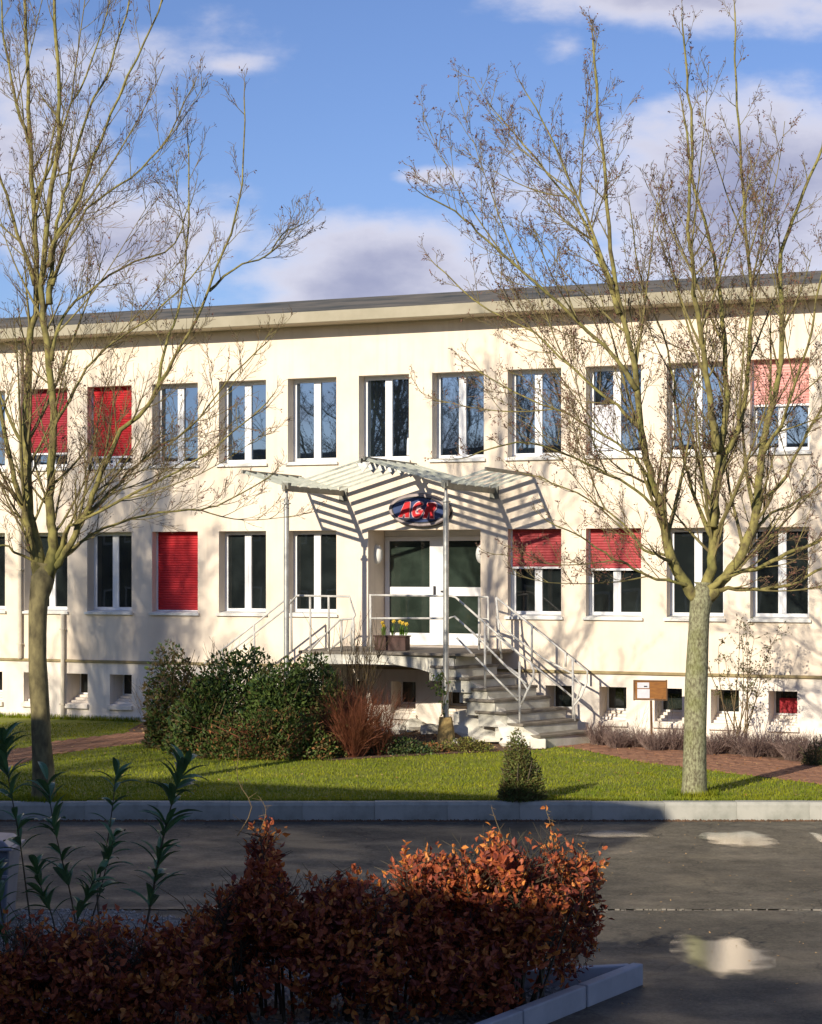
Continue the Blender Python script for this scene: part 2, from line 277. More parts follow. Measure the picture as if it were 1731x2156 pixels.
# ------------------------------------------------------------------ geometry helpers
COL = sc.collection
XF = {}       # root object -> inverse of its world matrix
class MB:
    def __init__(s): s.v = []; s.f = []; s.m = []
    def quad(s, a, b, c, d, mi=0):
        i = len(s.v); s.v += [a, b, c, d]; s.f.append((i, i + 1, i + 2, i + 3)); s.m.append(mi)
    def poly(s, pts, mi=0):
        i = len(s.v); s.v += list(pts); s.f.append(tuple(range(i, i + len(pts)))); s.m.append(mi)
    def box(s, x0, x1, y0, y1, z0, z1, T=None, mi=0):
        c = [(x0, y0, z0), (x1, y0, z0), (x1, y1, z0), (x0, y1, z0), (x0, y0, z1), (x1, y0, z1), (x1, y1, z1), (x0, y1, z1)]
        if T: c = [T(*p) for p in c]
        i = len(s.v); s.v += c
        for f in ((0, 3, 2, 1), (4, 5, 6, 7), (0, 1, 5, 4), (1, 2, 6, 5), (2, 3, 7, 6), (3, 0, 4, 7)):
            s.f.append(tuple(i + k for k in f)); s.m.append(mi)
        return s
    def prism(s, pts, off, mi=0):           # polygon pts extruded by vector off
        n = len(pts); i = len(s.v); o = Vector(off)
        s.v += [tuple(p) for p in pts] + [tuple(Vector(p) + o) for p in pts]
        s.f.append(tuple(range(i + n - 1, i - 1, -1))); s.m.append(mi)
        s.f.append(tuple(range(i + n, i + 2 * n))); s.m.append(mi)
        for k in range(n):
            j = (k + 1) % n; s.f.append((i + k, i + j, i + n + j, i + n + k)); s.m.append(mi)
        return s
    def tube(s, pts, rad, n=6, cap=True, mi=0):
        m = len(pts)
        if not hasattr(rad, '__len__'): rad = [rad] * m
        pts = [Vector(p) for p in pts]
        base = len(s.v); prev = None
        for k in range(m):
            d = (pts[min(k + 1, m - 1)] - pts[max(k - 1, 0)])
            if d.length < 1e-9: d = Vector((0, 0, 1))
            d.normalize()
            if prev is None:
                a = Vector((1, 0, 0)) if abs(d.x) < .8 else Vector((0, 1, 0)); a = (a - d * a.dot(d)).normalized()
            else:
                a = prev - d * prev.dot(d)
                a = a.normalized() if a.length > 1e-6 else Vector((1, 0, 0))
            prev = a; b = d.cross(a); r = rad[k]; p = pts[k]
            for q in range(n):
                c, e = RING[n][q]
                s.v.append((p.x + r * (a.x * c + b.x * e), p.y + r * (a.y * c + b.y * e), p.z + r * (a.z * c + b.z * e)))
        for k in range(m - 1):
            for q in range(n):
                j = (q + 1) % n; o = base + k * n
                s.f.append((o + q, o + j, o + n + j, o + n + q)); s.m.append(mi)
        if cap:
            s.f.append(tuple(base + q for q in range(n - 1, -1, -1))); s.m.append(mi)
            s.f.append(tuple(base + (m - 1) * n + q for q in range(n))); s.m.append(mi)
        return s
    def leaf(s, p, d, side, L, W, mi=0, fold=.25, big=False):
        nrm = d.cross(side)
        if big:
            a = p; b = p + d * (L * .3); c = p + d * (L * .68) - nrm * (L * .03); t = p + d * L - nrm * (L * .12)
            u_ = nrm * (W * fold)
            i = len(s.v)
            for q in (a, b, c, t, b + side * W * .5 + u_, c + side * W * .42 + u_, b - side * W * .5 + u_, c - side * W * .42 + u_): s.v.append(tuple(q))
            s.f += [(i, i + 1, i + 4), (i + 1, i + 2, i + 5, i + 4), (i + 2, i + 3, i + 5), (i, i + 6, i + 1), (i + 1, i + 6, i + 7, i + 2), (i + 2, i + 7, i + 3)]
            s.m += [mi] * 6
        else:
            m_ = p + d * (L * .45) + nrm * (W * fold); i = len(s.v)
            s.v += [tuple(p), tuple(m_ + side * W * .5), tuple(p + d * L), tuple(m_ - side * W * .5)]
            s.f += [(i, i + 1, i + 2), (i, i + 2, i + 3)]; s.m += [mi] * 2
    def build(s, name, mats, parent=None, smooth=False, bevel=0, kind=None, label=None, cat=None, group=None):
        me = bpy.data.meshes.new(name)
        vs = s.v
        top = root_of(parent)
        if top is not None and top in XF:
            inv = XF[top]; vs = [tuple(inv @ Vector(p)) for p in vs]
        me.from_pydata([tuple(p) for p in vs], [], s.f)
        if not isinstance(mats, (list, tuple)): mats = [mats]
        for m in mats: me.materials.append(m)
        if len(mats) > 1: me.polygons.foreach_set('material_index', s.m)
        if smooth: me.polygons.foreach_set('use_smooth', [True] * len(s.f))
        me.update()
        o = bpy.data.objects.new(name, me); COL.objects.link(o)
        if parent is not None: o.parent = parent
        if bevel:
            b = o.modifiers.new('edge', 'BEVEL'); b.width = bevel; b.segments = 2; b.limit_method = 'ANGLE'
        tag(o, label, cat, group, kind)
        return o
RING = {n: [(math.cos(2 * math.pi * q / n), math.sin(2 * math.pi * q / n)) for q in range(n)] for n in range(3, 33)}
def root_of(o):
    while o is not None and o.parent is not None: o = o.parent
    return o.name if o is not None else None
def tag(o, label=None, cat=None, group=None, kind=None):
    if label: o['label'] = label
    if cat: o['category'] = cat
    if group: o['group'] = group
    if kind: o['kind'] = kind
    return o
def empty(name, loc, rz=0, label=None, cat=None, group=None, kind=None):
    o = bpy.data.objects.new(name, None); COL.objects.link(o); o.location = loc; o.rotation_euler = (0, 0, rz)
    o.empty_display_size = .2
    XF[o.name] = (Matrix.Translation(loc) @ Matrix.Rotation(rz, 4, 'Z')).inverted()
    return tag(o, label, cat, group, kind)
def place(name, mesh, world_m, parent):
    """an instance that shares mesh data, placed by its world matrix under a top-level empty"""
    o = bpy.data.objects.new(name, mesh); COL.objects.link(o); o.parent = parent
    o.matrix_local = XF[parent.name] @ world_m
    return o
# pixel (reference 1731 x 2156) at depth Y -> world; wall frame (s along facade, w outwards, z)
def P(x, y, Y): return Vector(((x - CX) * Y / F, Y, CZ - (y - YH) * Y / F))
def G(x, y, z=0.0):
    Y = (CZ - z) * F / (y - YH); return Vector(((x - CX) * Y / F, Y, z))
TH = math.atan(.408); tx, ty = math.cos(TH), -math.sin(TH); nx, ny = math.sin(TH), math.cos(TH); WX, WY = .463, 37.4
def W(s, w, z): return (WX + tx * s - nx * w, WY + ty * s - ny * w, z)
def SP(x, w=0):
    k = (x - CX) / F
    return (k * (WY - ny * w) - (WX - nx * w)) / (tx - k * ty)
def WZ(x, y, w=0):
    s = SP(x, w); return CZ - (y - YH) * W(s, w, 0)[1] / F
def PW(x, y, w=0):
    return Vector(W(SP(x, w), w, WZ(x, y, w)))

# ------------------------------------------------------------------ ground, road, kerb, paths
g = MB(); g.quad((-300, -200, -.30), (300, -200, -.30), (300, 400, -.30), (-300, 400, -.30)); g.build('ground', M['ground'], kind='structure')
def sheet(name, poly, z, m): b = MB(); b.poly([(p[0], p[1], z) for p in poly]); return b.build(name, m, kind='structure')
sheet('road', [(-60, 19.50), (60, 19.50), (60, 26.3), (-60, 26.3)], -.25, M['road'])
b = MB(); b.prism([(-60, -20, -.30), (60, -20, -.30), (60, 19.40, -.30), (-60, 19.40, -.30)], (0, 0, .055)); b.build('parking_yard', M['park'], kind='structure')
# broken joint between yard and road: a sunk gutter line with pale aggregate showing
b = MB()
x = -8.0
while x < 9:
    L = U(.015, .11); y0_ = 19.395 + U(-.012, .03)
    if noise.noise(Vector((x * .9, 3, 1))) + U(-.3, .3) > -.12: b.box(x, x + L * .8, y0_, y0_ + U(.012, .03), -.262, -.243 + U(0, .010))
    x += L
b.build('gutter_stones', M['gutter'], kind='stuff', label='broken pale line of stones in the joint across the asphalt', cat='stones')
# lawn
lawn_poly = [(-60, 26.40), (60, 26.40), (60, 70), (-60, 70)]
b = MB(); b.poly([(p[0], p[1], 0) for p in lawn_poly]); b.build('lawn', M['lawn'], kind='structure')
# kerb of separate stones
kerb = empty('kerb', (0, 26.3, -.25), kind='structure')
kb = MB()
LK = .9985
prof = [(0, 26.22, -.25), (0, 26.225, -.035), (0, 26.25, .006), (0, 26.40, .010), (0, 26.40, -.25)]
kb.prism([(p[0] - LK / 2, p[1], p[2]) for p in prof], (LK, 0, 0))
k0 = kb.build('kerb_stone', M['concrete'], kerb, bevel=.003)
k0.location.x = -11.0
for i in range(1, 23):
    o = k0.copy(); COL.objects.link(o); o.parent = kerb; o.location = (-11.0 + i, U(-.004, .004), U(-.005, .004)); o.rotation_euler = (U(-.01, .01), 0, U(-.002, .002))
# brick path in front of the facade
lo = [G(-60, 1640), G(113, 1589), G(204, 1576), G(298, 1565), G(600, 1568), G(900, 1572), G(1200, 1574), G(1354, 1605), G(1555, 1630), G(1731, 1652), G(2000, 1700)]
hi = [G(2100, 1660), G(1731, 1611), G(1580, 1592), G(1400, 1578), G(1240, 1566), G(900, 1552), G(600, 1545), G(282, 1542), G(113, 1562), G(-60, 1600)]
pp = [(p.x, p.y) for p in lo + hi]
pathroot = sheet('path', pp, .004, M['brickbase'])
def inside(x, y, poly):
    c = False; n = len(poly)
    for i in range(n):
        x1, y1 = poly[i]; x2, y2 = poly[(i + 1) % n]
        if (y1 > y) != (y2 > y) and x < (x2 - x1) * (y - y1) / (y2 - y1) + x1: c = not c
    return c
b = MB()
ang = math.radians(-48); ca, sa = math.cos(ang), math.sin(ang)
for i in range(-70, 70):
    for j in range(-150, 150):
        px_, py_ = i * .215 + (j % 2) * .107, j * .112
        x_, y_ = ca * px_ - sa * py_ + 2, sa * px_ + ca * py_ + 33
        if inside(x_, y_, pp) and -9 < x_ < 9.5 and not (-5.0 < x_ < 2.6):
            h = .012 + U(-.003, .004)
            T = lambda a, c, z, x_=x_, y_=y_: (x_ + ca * a - sa * c, y_ + sa * a + ca * c, z)
            b.box(-.10, .10, -.048, .048, .004, h, T)
o = b.build('paving_bricks', M['brick'], pathroot, kind='stuff')
# planting beds
bed1 = [G(270, 1538), G(298, 1566), G(360, 1578), G(430, 1592), G(700, 1602), G(850, 1593), G(1050, 1583), G(1150, 1578), G(1140, 1560)]
bp = [(p.x, p.y) for p in bed1] + [W(1.5, .05, 0)[:2], W(-6.5, .05, 0)[:2]]
sheet('planting_bed', bp, .008, M['soil'])
bp2 = [G(1245, 1567), G(1400, 1579), G(1580, 1593), G(1731, 1612), G(2000, 1645)]
bp2 = [(p.x, p.y) for p in bp2] + [W(9.5, .04, 0)[:2], W(2.6, .04, 0)[:2]]
sheet('planting_bed', bp2, .008, M['soil'])
# ground under the beech hedge: pale gravel
gp = [(-5, 12.6), (-.35, 12.6), (1.78, 15.85), (1.2, 16.6), (-3.0, 19.3), (-5, 19.3)]
sheet('gravel_bed', gp, -.225, M['gravelbase'])
b = MB()
n = 0
while n < 9000:
    x, y = U(-4.5, 2), U(12.8, 19.3)
    if inside(x, y, gp):
        r = U(.008, .026); z = -.225 + r * .3; a = U(0, 6); c, s_ = math.cos(a) * r, math.sin(a) * r; i = len(b.v)
        b.v += [(x + c, y + s_, z), (x - s_, y + c * .8, z), (x - c, y - s_, z), (x + s_, y - c * .8, z), (x + U(-.3, .3) * r, y, z + r * .8)]
        b.f += [(i, i + 1, i + 4), (i + 1, i + 2, i + 4), (i + 2, i + 3, i + 4), (i + 3, i, i + 4)]; b.m += [0] * 4; n += 1
b.build('gravel', M['pebble'], kind='stuff', label='pale pebbles lying under the beech hedge', cat='gravel')
# grass blades
b = MB()
for i in range(62000):
    y = 26.42 + (rnd() ** 1.3) * 13; x = U(-.225, .225) * y * 1.02
    if inside(x, y, pp) or inside(x, y, bp) or inside(x, y, bp2): continue
    if (x - WX) * nx + (y - WY) * ny > -.03: continue
    h = U(.02, .05); a = U(0, 6.28); w_ = U(.006, .013); c, s_ = math.cos(a) * w_, math.sin(a) * w_; lx, ly = U(-.02, .02), U(-.02, .02)
    k = len(b.v); b.v += [(x - c, y - s_, 0), (x + c, y + s_, 0), (x + lx, y + ly, h)]; b.f.append((k, k + 1, k + 2)); b.m.append(0)
for (tx_, ty_, tr2) in ((P(1462, 0, 27.1).x, 27.1, .24), (P(94, 0, 26.6).x, 26.6, .22)):
    for i in range(900):
        a_ = U(0, 6.28); rr = tr2 + abs(random.gauss(0, .07)); x, y = tx_ + rr * math.cos(a_), ty_ + rr * math.sin(a_); h = U(.04, .11); a = U(0, 6.28); c, s2 = math.cos(a) * .008, math.sin(a) * .008
        k = len(b.v); b.v += [(x - c, y - s2, 0), (x + c, y + s2, 0), (x + U(-.03, .03), y + U(-.03, .03), h)]; b.f.append((k, k + 1, k + 2)); b.m.append(0)
for i in range(5000):      # longer tufts at the foot of the wall and along the kerb
    if rnd() < .5:
        s_ = U(-13, -6.6); x, y, _ = W(s_, U(.02, .25), 0); h = U(.05, .14)
    else:
        x, y = U(-6, 6.2), U(26.41, 26.48); h = U(.03, .07)
    a = U(0, 6.28); c, s2 = math.cos(a) * .008, math.sin(a) * .008
    k = len(b.v); b.v += [(x - c, y - s2, 0), (x + c, y + s2, 0), (x + U(-.04, .04), y + U(-.03, .03), h)]; b.f.append((k, k + 1, k + 2)); b.m.append(0)
b.build('grass', M['grass'], kind='stuff', label='short yellow green grass of the sunlit lawn', cat='grass')
# fallen leaves
b = MB()
def flatleaf(x, y, z, r, mi):
    a = U(0, 6.28); d = Vector((math.cos(a), math.sin(a), U(-.2, .5))).normalized(); s_ = d.cross(Vector((U(-.3, .3), U(-.3, .3), 1))).normalized()
    b.leaf(Vector((x, y, z)), d, s_, r, r * .6, mi, .3)
for i in range(9000):
    q = rnd()
    if q < .72:
        poly = bp if rnd() < .6 else bp2
        x, y = U(-7, 9), U(30, 42)
        if not inside(x, y, poly): continue
        flatleaf(x, y, .015, U(.04, .09), int(rnd() < .3))
    elif q < .80:
        x, y = U(-8, 8), U(28, 38)
        if inside(x, y, pp): flatleaf(x, y, .02, U(.03, .06), int(rnd() < .6))
    elif q < .83:
        y = U(26.5, 38); x = U(-.22, .22) * y
        if (x - WX) * nx + (y - WY) * ny < -.1: flatleaf(x, y, .04, U(.03, .06), int(rnd() < .6))
    elif q < .86:
        y = U(15, 26); x = U(-.22, .22) * y; flatleaf(x, y, -.235, U(.02, .035), 1)
b.build('fallen_leaves', [M['litter'], M['litter2']], kind='stuff', label='brown fallen leaves scattered over bed and path', cat='leaves')
# dark moss and grit gathered at the kerb foot
b = MB()
for i in range(2600):
    x = U(-6.2, 6.4); y = 26.215 - abs(random.gauss(0, .03)); r = U(.01, .03)
    k = len(b.v); b.v += [(x - r, y, -.249), (x, y - r, -.249), (x + r, y, -.249), (x, y + r * .4, -.249 + r * U(.4, 1.1))]
    b.f += [(k, k + 1, k + 3), (k + 1, k + 2, k + 3)]; b.m += [0, 0]
b.build('gutter_grit', M['soil'], kind='stuff', label='dark grit and leaf mould along the foot of the kerb', cat='grit')
# added mirror patches standing in for sunlight thrown onto the road by the windows
def sun_patch_mirror(cx, cy, rx, ry, label, seed):
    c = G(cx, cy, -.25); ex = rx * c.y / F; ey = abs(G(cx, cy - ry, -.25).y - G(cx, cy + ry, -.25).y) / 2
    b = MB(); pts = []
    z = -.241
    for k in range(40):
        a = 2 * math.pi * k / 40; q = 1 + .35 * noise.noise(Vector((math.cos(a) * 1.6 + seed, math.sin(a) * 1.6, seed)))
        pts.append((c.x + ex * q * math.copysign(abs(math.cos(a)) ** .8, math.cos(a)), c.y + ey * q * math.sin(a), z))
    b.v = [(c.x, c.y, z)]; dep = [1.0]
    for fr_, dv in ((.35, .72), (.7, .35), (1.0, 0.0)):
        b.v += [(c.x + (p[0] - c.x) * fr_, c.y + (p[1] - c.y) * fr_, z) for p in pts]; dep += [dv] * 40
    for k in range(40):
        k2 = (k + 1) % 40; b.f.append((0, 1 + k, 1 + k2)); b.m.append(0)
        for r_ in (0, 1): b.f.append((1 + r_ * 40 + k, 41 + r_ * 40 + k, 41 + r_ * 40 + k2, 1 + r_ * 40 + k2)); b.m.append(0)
    o = b.build('sun_patch_mirror', M['sun_patch'], label=label, cat='sun_patch_mirror', group='mirror patches in place of window-thrown sunlight on the road')
    at = o.data.attributes.new('depth', 'FLOAT', 'POINT'); at.data.foreach_set('value', dep)  # only the fade of the mirror patch towards its edge
sun_patch_mirror(1295, 1757, 78, 8, 'narrow mirror patch standing in for window-thrown sunlight beside the kerb behind the orange hedge top', 1.3)
sun_patch_mirror(1560, 1768, 88, 17, 'mirror patch standing in for window-thrown sunlight near the kerb below the right tree', 4.1)
sun_patch_mirror(1750, 1775, 26, 20, 'mirror patch standing in for window-thrown sunlight, cut by the right edge of the picture near the kerb', 7.7)
sun_patch_mirror(1530, 2010, 100, 46, 'large mirror patch standing in for window-thrown sunlight on the yard right of the concrete planter', 9.2)

# ------------------------------------------------------------------ main building
bld = empty('office_building', W(0, 0, 0), -TH, 'long two storey cream rendered office building with red blinds and flat eaves', 'building')
S0, S1 = -20.5, 20.5
ZT = 8.11
WIN_W = 1.085; PITCH = 1.577; WL = [-6.36 + PITCH * k for k in range(-4, 13)]   # left edges; k=1 is the first fully visible
up_open = [(s, s + WIN_W) for s in WL]
DOOR = (SP(775), SP(1012))
lo_open = [(s, s + WIN_W) for s in WL if not (s + WIN_W > DOOR[0] + .05 and s < DOOR[1] - .05)]
UZ, LZ, BZ = (5.36, 7.07), (2.29, 3.98), (.29, .97)
bs_r = []
r0 = .675
for k in range(-12, 13): bs_r.append(r0 + 1.075 * k)
base_open = [(r - .53, r) for r in bs_r]
REV, BREV, DREV = .30, .55, .84
# wall with real openings: strips per row
def wall_row(b, z0, z1, opens, rev, frontw=0.0, mi=0):
    cur = S0
    for (a, c) in sorted(opens):
        b.quad(W(cur, frontw, z0), W(a, frontw, z0), W(a, frontw, z1), W(cur, frontw, z1), mi)
        b.quad(W(a, frontw, z0), W(a, -rev, z0), W(a, -rev, z1), W(a, frontw, z1), mi)       # left reveal
        b.quad(W(c, -rev, z0), W(c, frontw, z0), W(c, frontw, z1), W(c, -rev, z1), mi)
        b.quad(W(a, frontw, z1), W(a, -rev, z1), W(c, -rev, z1), W(c, frontw, z1), mi)        # head
        b.quad(W(a, -rev, z0), W(a, frontw, z0), W(c, frontw, z0), W(c, -rev, z0), mi)
        cur = c
    b.quad(W(cur, frontw, z0), W(S1, frontw, z0), W(S1, frontw, z1), W(cur, frontw, z1), mi)
def plain(b, z0, z1, a=S0, c=S1, w=0): b.quad(W(a, w, z0), W(c, w, z0), W(c, w, z1), W(a, w, z1))
b = MB()
DZ = (1.66, 3.98)
# lower row incl. door: the door recess is built separately between its edges
def row_with_door(b, z0, z1, opens):
    cur = S0
    for (a, c, rv) in sorted([(a, c, REV) for a, c in opens] + [(DOOR[0], DOOR[1], None)]):
        b.quad(W(cur, 0, z0), W(a, 0, z0), W(a, 0, z1), W(cur, 0, z1))
        if rv:
            b.quad(W(a, 0, z0), W(a, -rv, z0), W(a, -rv, z1), W(a, 0, z1)); b.quad(W(c, -rv, z0), W(c, 0, z0), W(c, 0, z1), W(c, -rv, z1))
            b.quad(W(a, 0, z1), W(a, -rv, z1), W(c, -rv, z1), W(c, 0, z1)); b.quad(W(a, -rv, z0), W(a, 0, z0), W(c, 0, z0), W(c, -rv, z0))
        cur = c
    b.quad(W(cur, 0, z0), W(S1, 0, z0), W(S1, 0, z1), W(cur, 0, z1))
plain(b, 1.27, DZ[0]);
plain(b, DZ[0], LZ[0], S0, DOOR[0]); plain(b, DZ[0], LZ[0], DOOR[1], S1)
row_with_door(b, LZ[0], LZ[1], lo_open)
plain(b, LZ[1], UZ[0]); wall_row(b, UZ[0], UZ[1], up_open, REV); plain(b, UZ[1], ZT)
a, c = DOOR; rv = DREV
b.quad(W(a, 0, DZ[0]), W(a, -rv, DZ[0]), W(a, -rv, DZ[1]), W(a, 0, DZ[1])); b.quad(W(c, -rv, DZ[0]), W(c, 0, DZ[0]), W(c, 0, DZ[1]), W(c, -rv, DZ[1]))
b.quad(W(a, 0, DZ[1]), W(a, -rv, DZ[1]), W(c, -rv, DZ[1]), W(c, 0, DZ[1])); b.quad(W(a, -rv, DZ[0]), W(a, 0, DZ[0]), W(c, 0, DZ[0]), W(c, -rv, DZ[0]))
b.quad(W(a, -rv - .08, DZ[0]), W(c, -rv - .08, DZ[0]), W(c, -rv - .08, DZ[1]), W(a, -rv - .08, DZ[1]))
# end walls and back
for s_ in (S0, S1): b.quad(W(s_, 0, -.2), W(s_, -11, -.2), W(s_, -11, ZT), W(s_, 0, ZT))
b.quad(W(S0, -11, -.2), W(S1, -11, -.2), W(S1, -11, ZT), W(S0, -11, ZT))
b.build('wall', M['wall'], bld)
b = MB(); plain(b, -.2, BZ[0]); wall_row(b, BZ[0], BZ[1], base_open, BREV); plain(b, BZ[1], 1.22)
b.build('plinth_wall', M['plinth'], bld)
b = MB(); b.box(S0, S1, -.02, .045, 1.215, 1.268, W); b.build('string_course', M['band'], bld, bevel=.006)
b = MB(); b.box(S0, S1, 0, .03, -.1, .10, W); b.build('footing', M['plinth'], bld, bevel=.008)
# eaves and roof
b = MB(); b.box(S0 - .5, S1 + .5, -.02, .56, ZT + .002, ZT + .05, W); b.build('soffit', M['soffit'], bld)
b = MB(); b.box(S0 - .5, S1 + .5, .562, .60, ZT - .005, ZT + .215, W); b.build('fascia', M['fascia'], bld, bevel=.01)
b = MB()
b.prism([W(S0 - .5, .58, ZT + .22), W(S0 - .5, -5.2, ZT + 1.33), W(S0 - .5, -11.2, ZT + .22)], Vector(W(S1 + .5, 0, 0)) - Vector(W(S0 - .5, 0, 0)))
b.build('roof', M['roof'], bld)
# drainpipes
for s_, z0, z1 in ((SP(46), 1.27, ZT - .05), (SP(136), .0, LZ[0] - .06)):
    b = MB(); b.tube([W(s_, .075, z0), W(s_, .075, z1)], .045, 8)
    pz = z0 + .3
    while pz < z1: b.box(s_ - .055, s_ + .055, 0, .125, pz, pz + .03, W); pz += 1.6
    b.build('drainpipe', M['pipe'], bld, smooth=False)

def window(s0, s1, z0, z1, rev, glass, low=False, blind=None, bm=None, extra=None, blabel=None, fw=.075):
    """white two-leaf casement: frame > panes, sill, blind"""
    w = -rev + .0
    b = MB(); f = fw; d0, d1 = -rev - .05, -rev + .03; mid = (s0 + s1) / 2 + .0
    b.box(s0, s0 + f, d0, d1, z0, z1, W); b.box(s1 - f, s1, d0, d1, z0, z1, W)
    b.box(s0 + f, s1 - f, d0, d1, z0, z0 + f * 1.3, W); b.box(s0 + f, s1 - f, d0, d1, z1 - f, z1, W)
    if not low:
        b.box(mid - .075, mid + .075, d0, d1 + .012, z0 + f * 1.3, z1 - f, W)
        b.box(mid - .010, mid + .010, d1 + .012, d1 + .020, z0 + f * 1.3, z1 - f, W)
    fr = b.build('window', M['pvc'], bld, bevel=.006)
    for (a, c) in (((s0 + f, mid - .075), (mid + .075, s1 - f)) if not low else ((s0 + f, s1 - f),)):
        q = MB(); yy = -rev + .004; tz, tq = U(-.004, .004), U(-.004, .004)
        q.prism([W(a, yy + tz, z0 + f * 1.3), W(c, yy - tz, z0 + f * 1.3), W(c, yy - tz + tq, z1 - f), W(a, yy + tz + tq, z1 - f)], Vector(W(0, -.015, 0)) - Vector(W(0, 0, 0)))
        q.build('pane', glass, fr)
    if blind:
        bt = z1 - (z1 - z0) * blind; q = MB(); n_ = max(4, int((z1 - bt) / .05)); yy = -rev + .085
        for i in range(n_):       # fluted slats of the roller blind
            za = z1 - (z1 - bt) * i / n_; zb = z1 - (z1 - bt) * (i + 1) / n_
            q.quad(W(s0 + .025, yy, za), W(s1 - .02, yy, za), W(s1 - .02, yy + .012, (za + zb) / 2), W(s0 + .025, yy + .012, (za + zb) / 2))
            q.quad(W(s0 + .025, yy + .012, (za + zb) / 2), W(s1 - .02, yy + .012, (za + zb) / 2), W(s1 - .02, yy, zb), W(s0 + .025, yy, zb))
        o = q.build('blind', bm, fr, label=blabel)
        q = MB(); q.box(s0 + .02, s1 - .015, yy - .012, yy + .03, bt - .04, bt, W); q.build('blind_rail', M['pvc'], fr)
        for g0 in (s0, s1 - .03): q = MB(); q.box(g0, g0 + .03, -rev + .03, -rev + .11, z0 + .01, z1 - .001, W); q.build('blind_guide', M['pvc'], fr)
    if extra: extra(s0, s1, z0, z1, rev, fr)
    return fr
def wsill(s0, s1, z0, fr, out=.06, rev=REV, th=.055):
    q = MB(); q.box(s0 - .05, s1 + .04, 0.002, out, z0 - th, z0 - .001, W)
    q.prism([W(s0 + .003, 0.002, z0 - .001), W(s0 + .003, -rev + .028, z0 + .012), W(s0 + .003, -rev + .028, z0 + .040), W(s0 + .003, 0.002, z0 + .012)], Vector(W(s1 - .003, 0, 0)) - Vector(W(s0 + .003, 0, 0)))
    q.build('sill', M['sill'], fr, bevel=.004)
def paper_low(s0, s1, z0, z1, rev, fr):
    q = MB(); q.box(s0 + .09, (s0 + s1) / 2 - .09, -rev + .006, -rev + .012, z0 + .12, z0 + (z1 - z0) * .58, W); q.build('paper_sheet', M['paper'], fr)
def vase(s0, s1, z0, z1, rev, fr):
    q = MB(); q.tube([W(s1 - .12, -rev + .035, z0 + .11), W(s1 - .12, -rev + .035, z0 + .34), W(s1 - .12, -rev + .035, z0 + .46)], [.035, .03, .018], 8); q.build('bottle', M['lamp'], fr)
upb = {1: (.86, 'blind', None, 'bright red blind almost fully lowered'), 0: (.84, 'blind_dark', None, 'dark red blind almost fully lowered'), 10: None}
for k, s in enumerate(WL):
    kk = k - 4     # kk=0 is the window whose left edge is at -6.36 (second from left, fully seen)
    bl = bm = lab = None; ex = None
    if kk == -1: bl, bm, lab = .86, M['blind_dark'], 'dark red blind almost fully down'
    if kk == -0 and False: pass
    window_kwargs = {}
    if kk == -1 or kk == -2: pass
    if kk == -1: bl, bm, lab = .86, M['blind'], 'bright red blind almost fully down'
    if kk == -2: bl, bm, lab = .80, M['blind_dark'], 'dark red blind three quarters down'
    if kk == 8: bl, bm, lab = .48, M['blind_pink'], 'faded pink blind halfway down'
    if kk == 6: ex = paper_low
    if kk == 3: ex = vase
    fr = window(s, s + WIN_W, UZ[0], UZ[1], REV, M['glass'], False, bl, bm, ex, lab)
    wsill(s, s + WIN_W, UZ[0], fr)
for (a, c) in lo_open:
    kk = round((a + 6.36) / PITCH)
    bl = bm = lab = None
    if kk == 0: bl, bm, lab = .97, M['blind'], 'red blind fully down'
    if kk == 5: bl, bm, lab = .43, M['blind_worn'], 'red blind lowered halfway'
    if kk == 6: bl, bm, lab = .45, M['blind_worn'], 'red blind lowered halfway'
    fr = window(a, c, LZ[0], LZ[1], REV, M['glass_low'], False, bl, bm, None, lab)
    wsill(a, c, LZ[0], fr)
for (a, c) in base_open:
    fr = window(a, c, BZ[0] + .20, BZ[1], BREV, M['glass_low'], True, fw=.03)
    q = MB()
    # stepped sloping sill inside the deep reveal
    for i in range(4):
        q.box(a + .002, c - .002, -BREV + .02 + i * .13, -BREV + .02 + (i + 1) * .13 - .002, BZ[0] + .001, BZ[0] + .20 - i * .05, W)
    q.box(a - .03, c + .03, .002, .07, BZ[0] - .06, BZ[0] + .03, W)
    q.build('sill', M['plinth'], fr, bevel=.004)
    if abs(c - SP(1679)) < .3:
        q = MB(); q.box(a + .1, c - .1, -BREV + .012, -BREV + .03, BZ[0] + .24, BZ[0] + .52, W); q.build('red_cloth', M['redcloth'], fr)

# entrance door set in its recess
a, c = DOOR; y0 = -DREV; L_ = SP(812, -DREV); R_ = c
door = MB()
zt = 3.86
door.box(a + .002, R_ - .002, y0 - .05, y0 - .0, zt + .002, DZ[1] - .002, W)                  # transom panel
door.box(L_, L_ + .09, y0 - .05, y0 + .03, DZ[0] + .01, zt, W); door.box(R_ - .09, R_ - .002, y0 - .05, y0 + .03, DZ[0] + .01, zt, W)
mL, mR = SP(906, -DREV), SP(942, -DREV)
door.box(mL, mR, y0 - .05, y0 + .035, DZ[0] + .01, zt - .09, W)
door.box(L_ + .09, R_ - .09, y0 - .05, y0 + .03, zt - .09, zt, W)
for (p, q_) in ((L_ + .09, mL), (mR, R_ - .09)):
    door.box(p, q_, y0 - .05, y0 + .03, DZ[0] + .01, DZ[0] + .25, W); door.box(p, q_, y0 - .05, y0 + .03, 2.66, 2.84, W)
dfr = door.build('entrance_door', M['pvc'], bld, bevel=.006)
for (p, q_) in ((L_ + .09, mL), (mR, R_ - .09)):
    for (z0, z1) in ((DZ[0] + .25, 2.66), (2.84, zt - .09)):
        g_ = MB(); g_.box(p, q_, y0 - .02, y0 - .006, z0, z1, W); g_.build('pane', M['glass_door'], dfr)
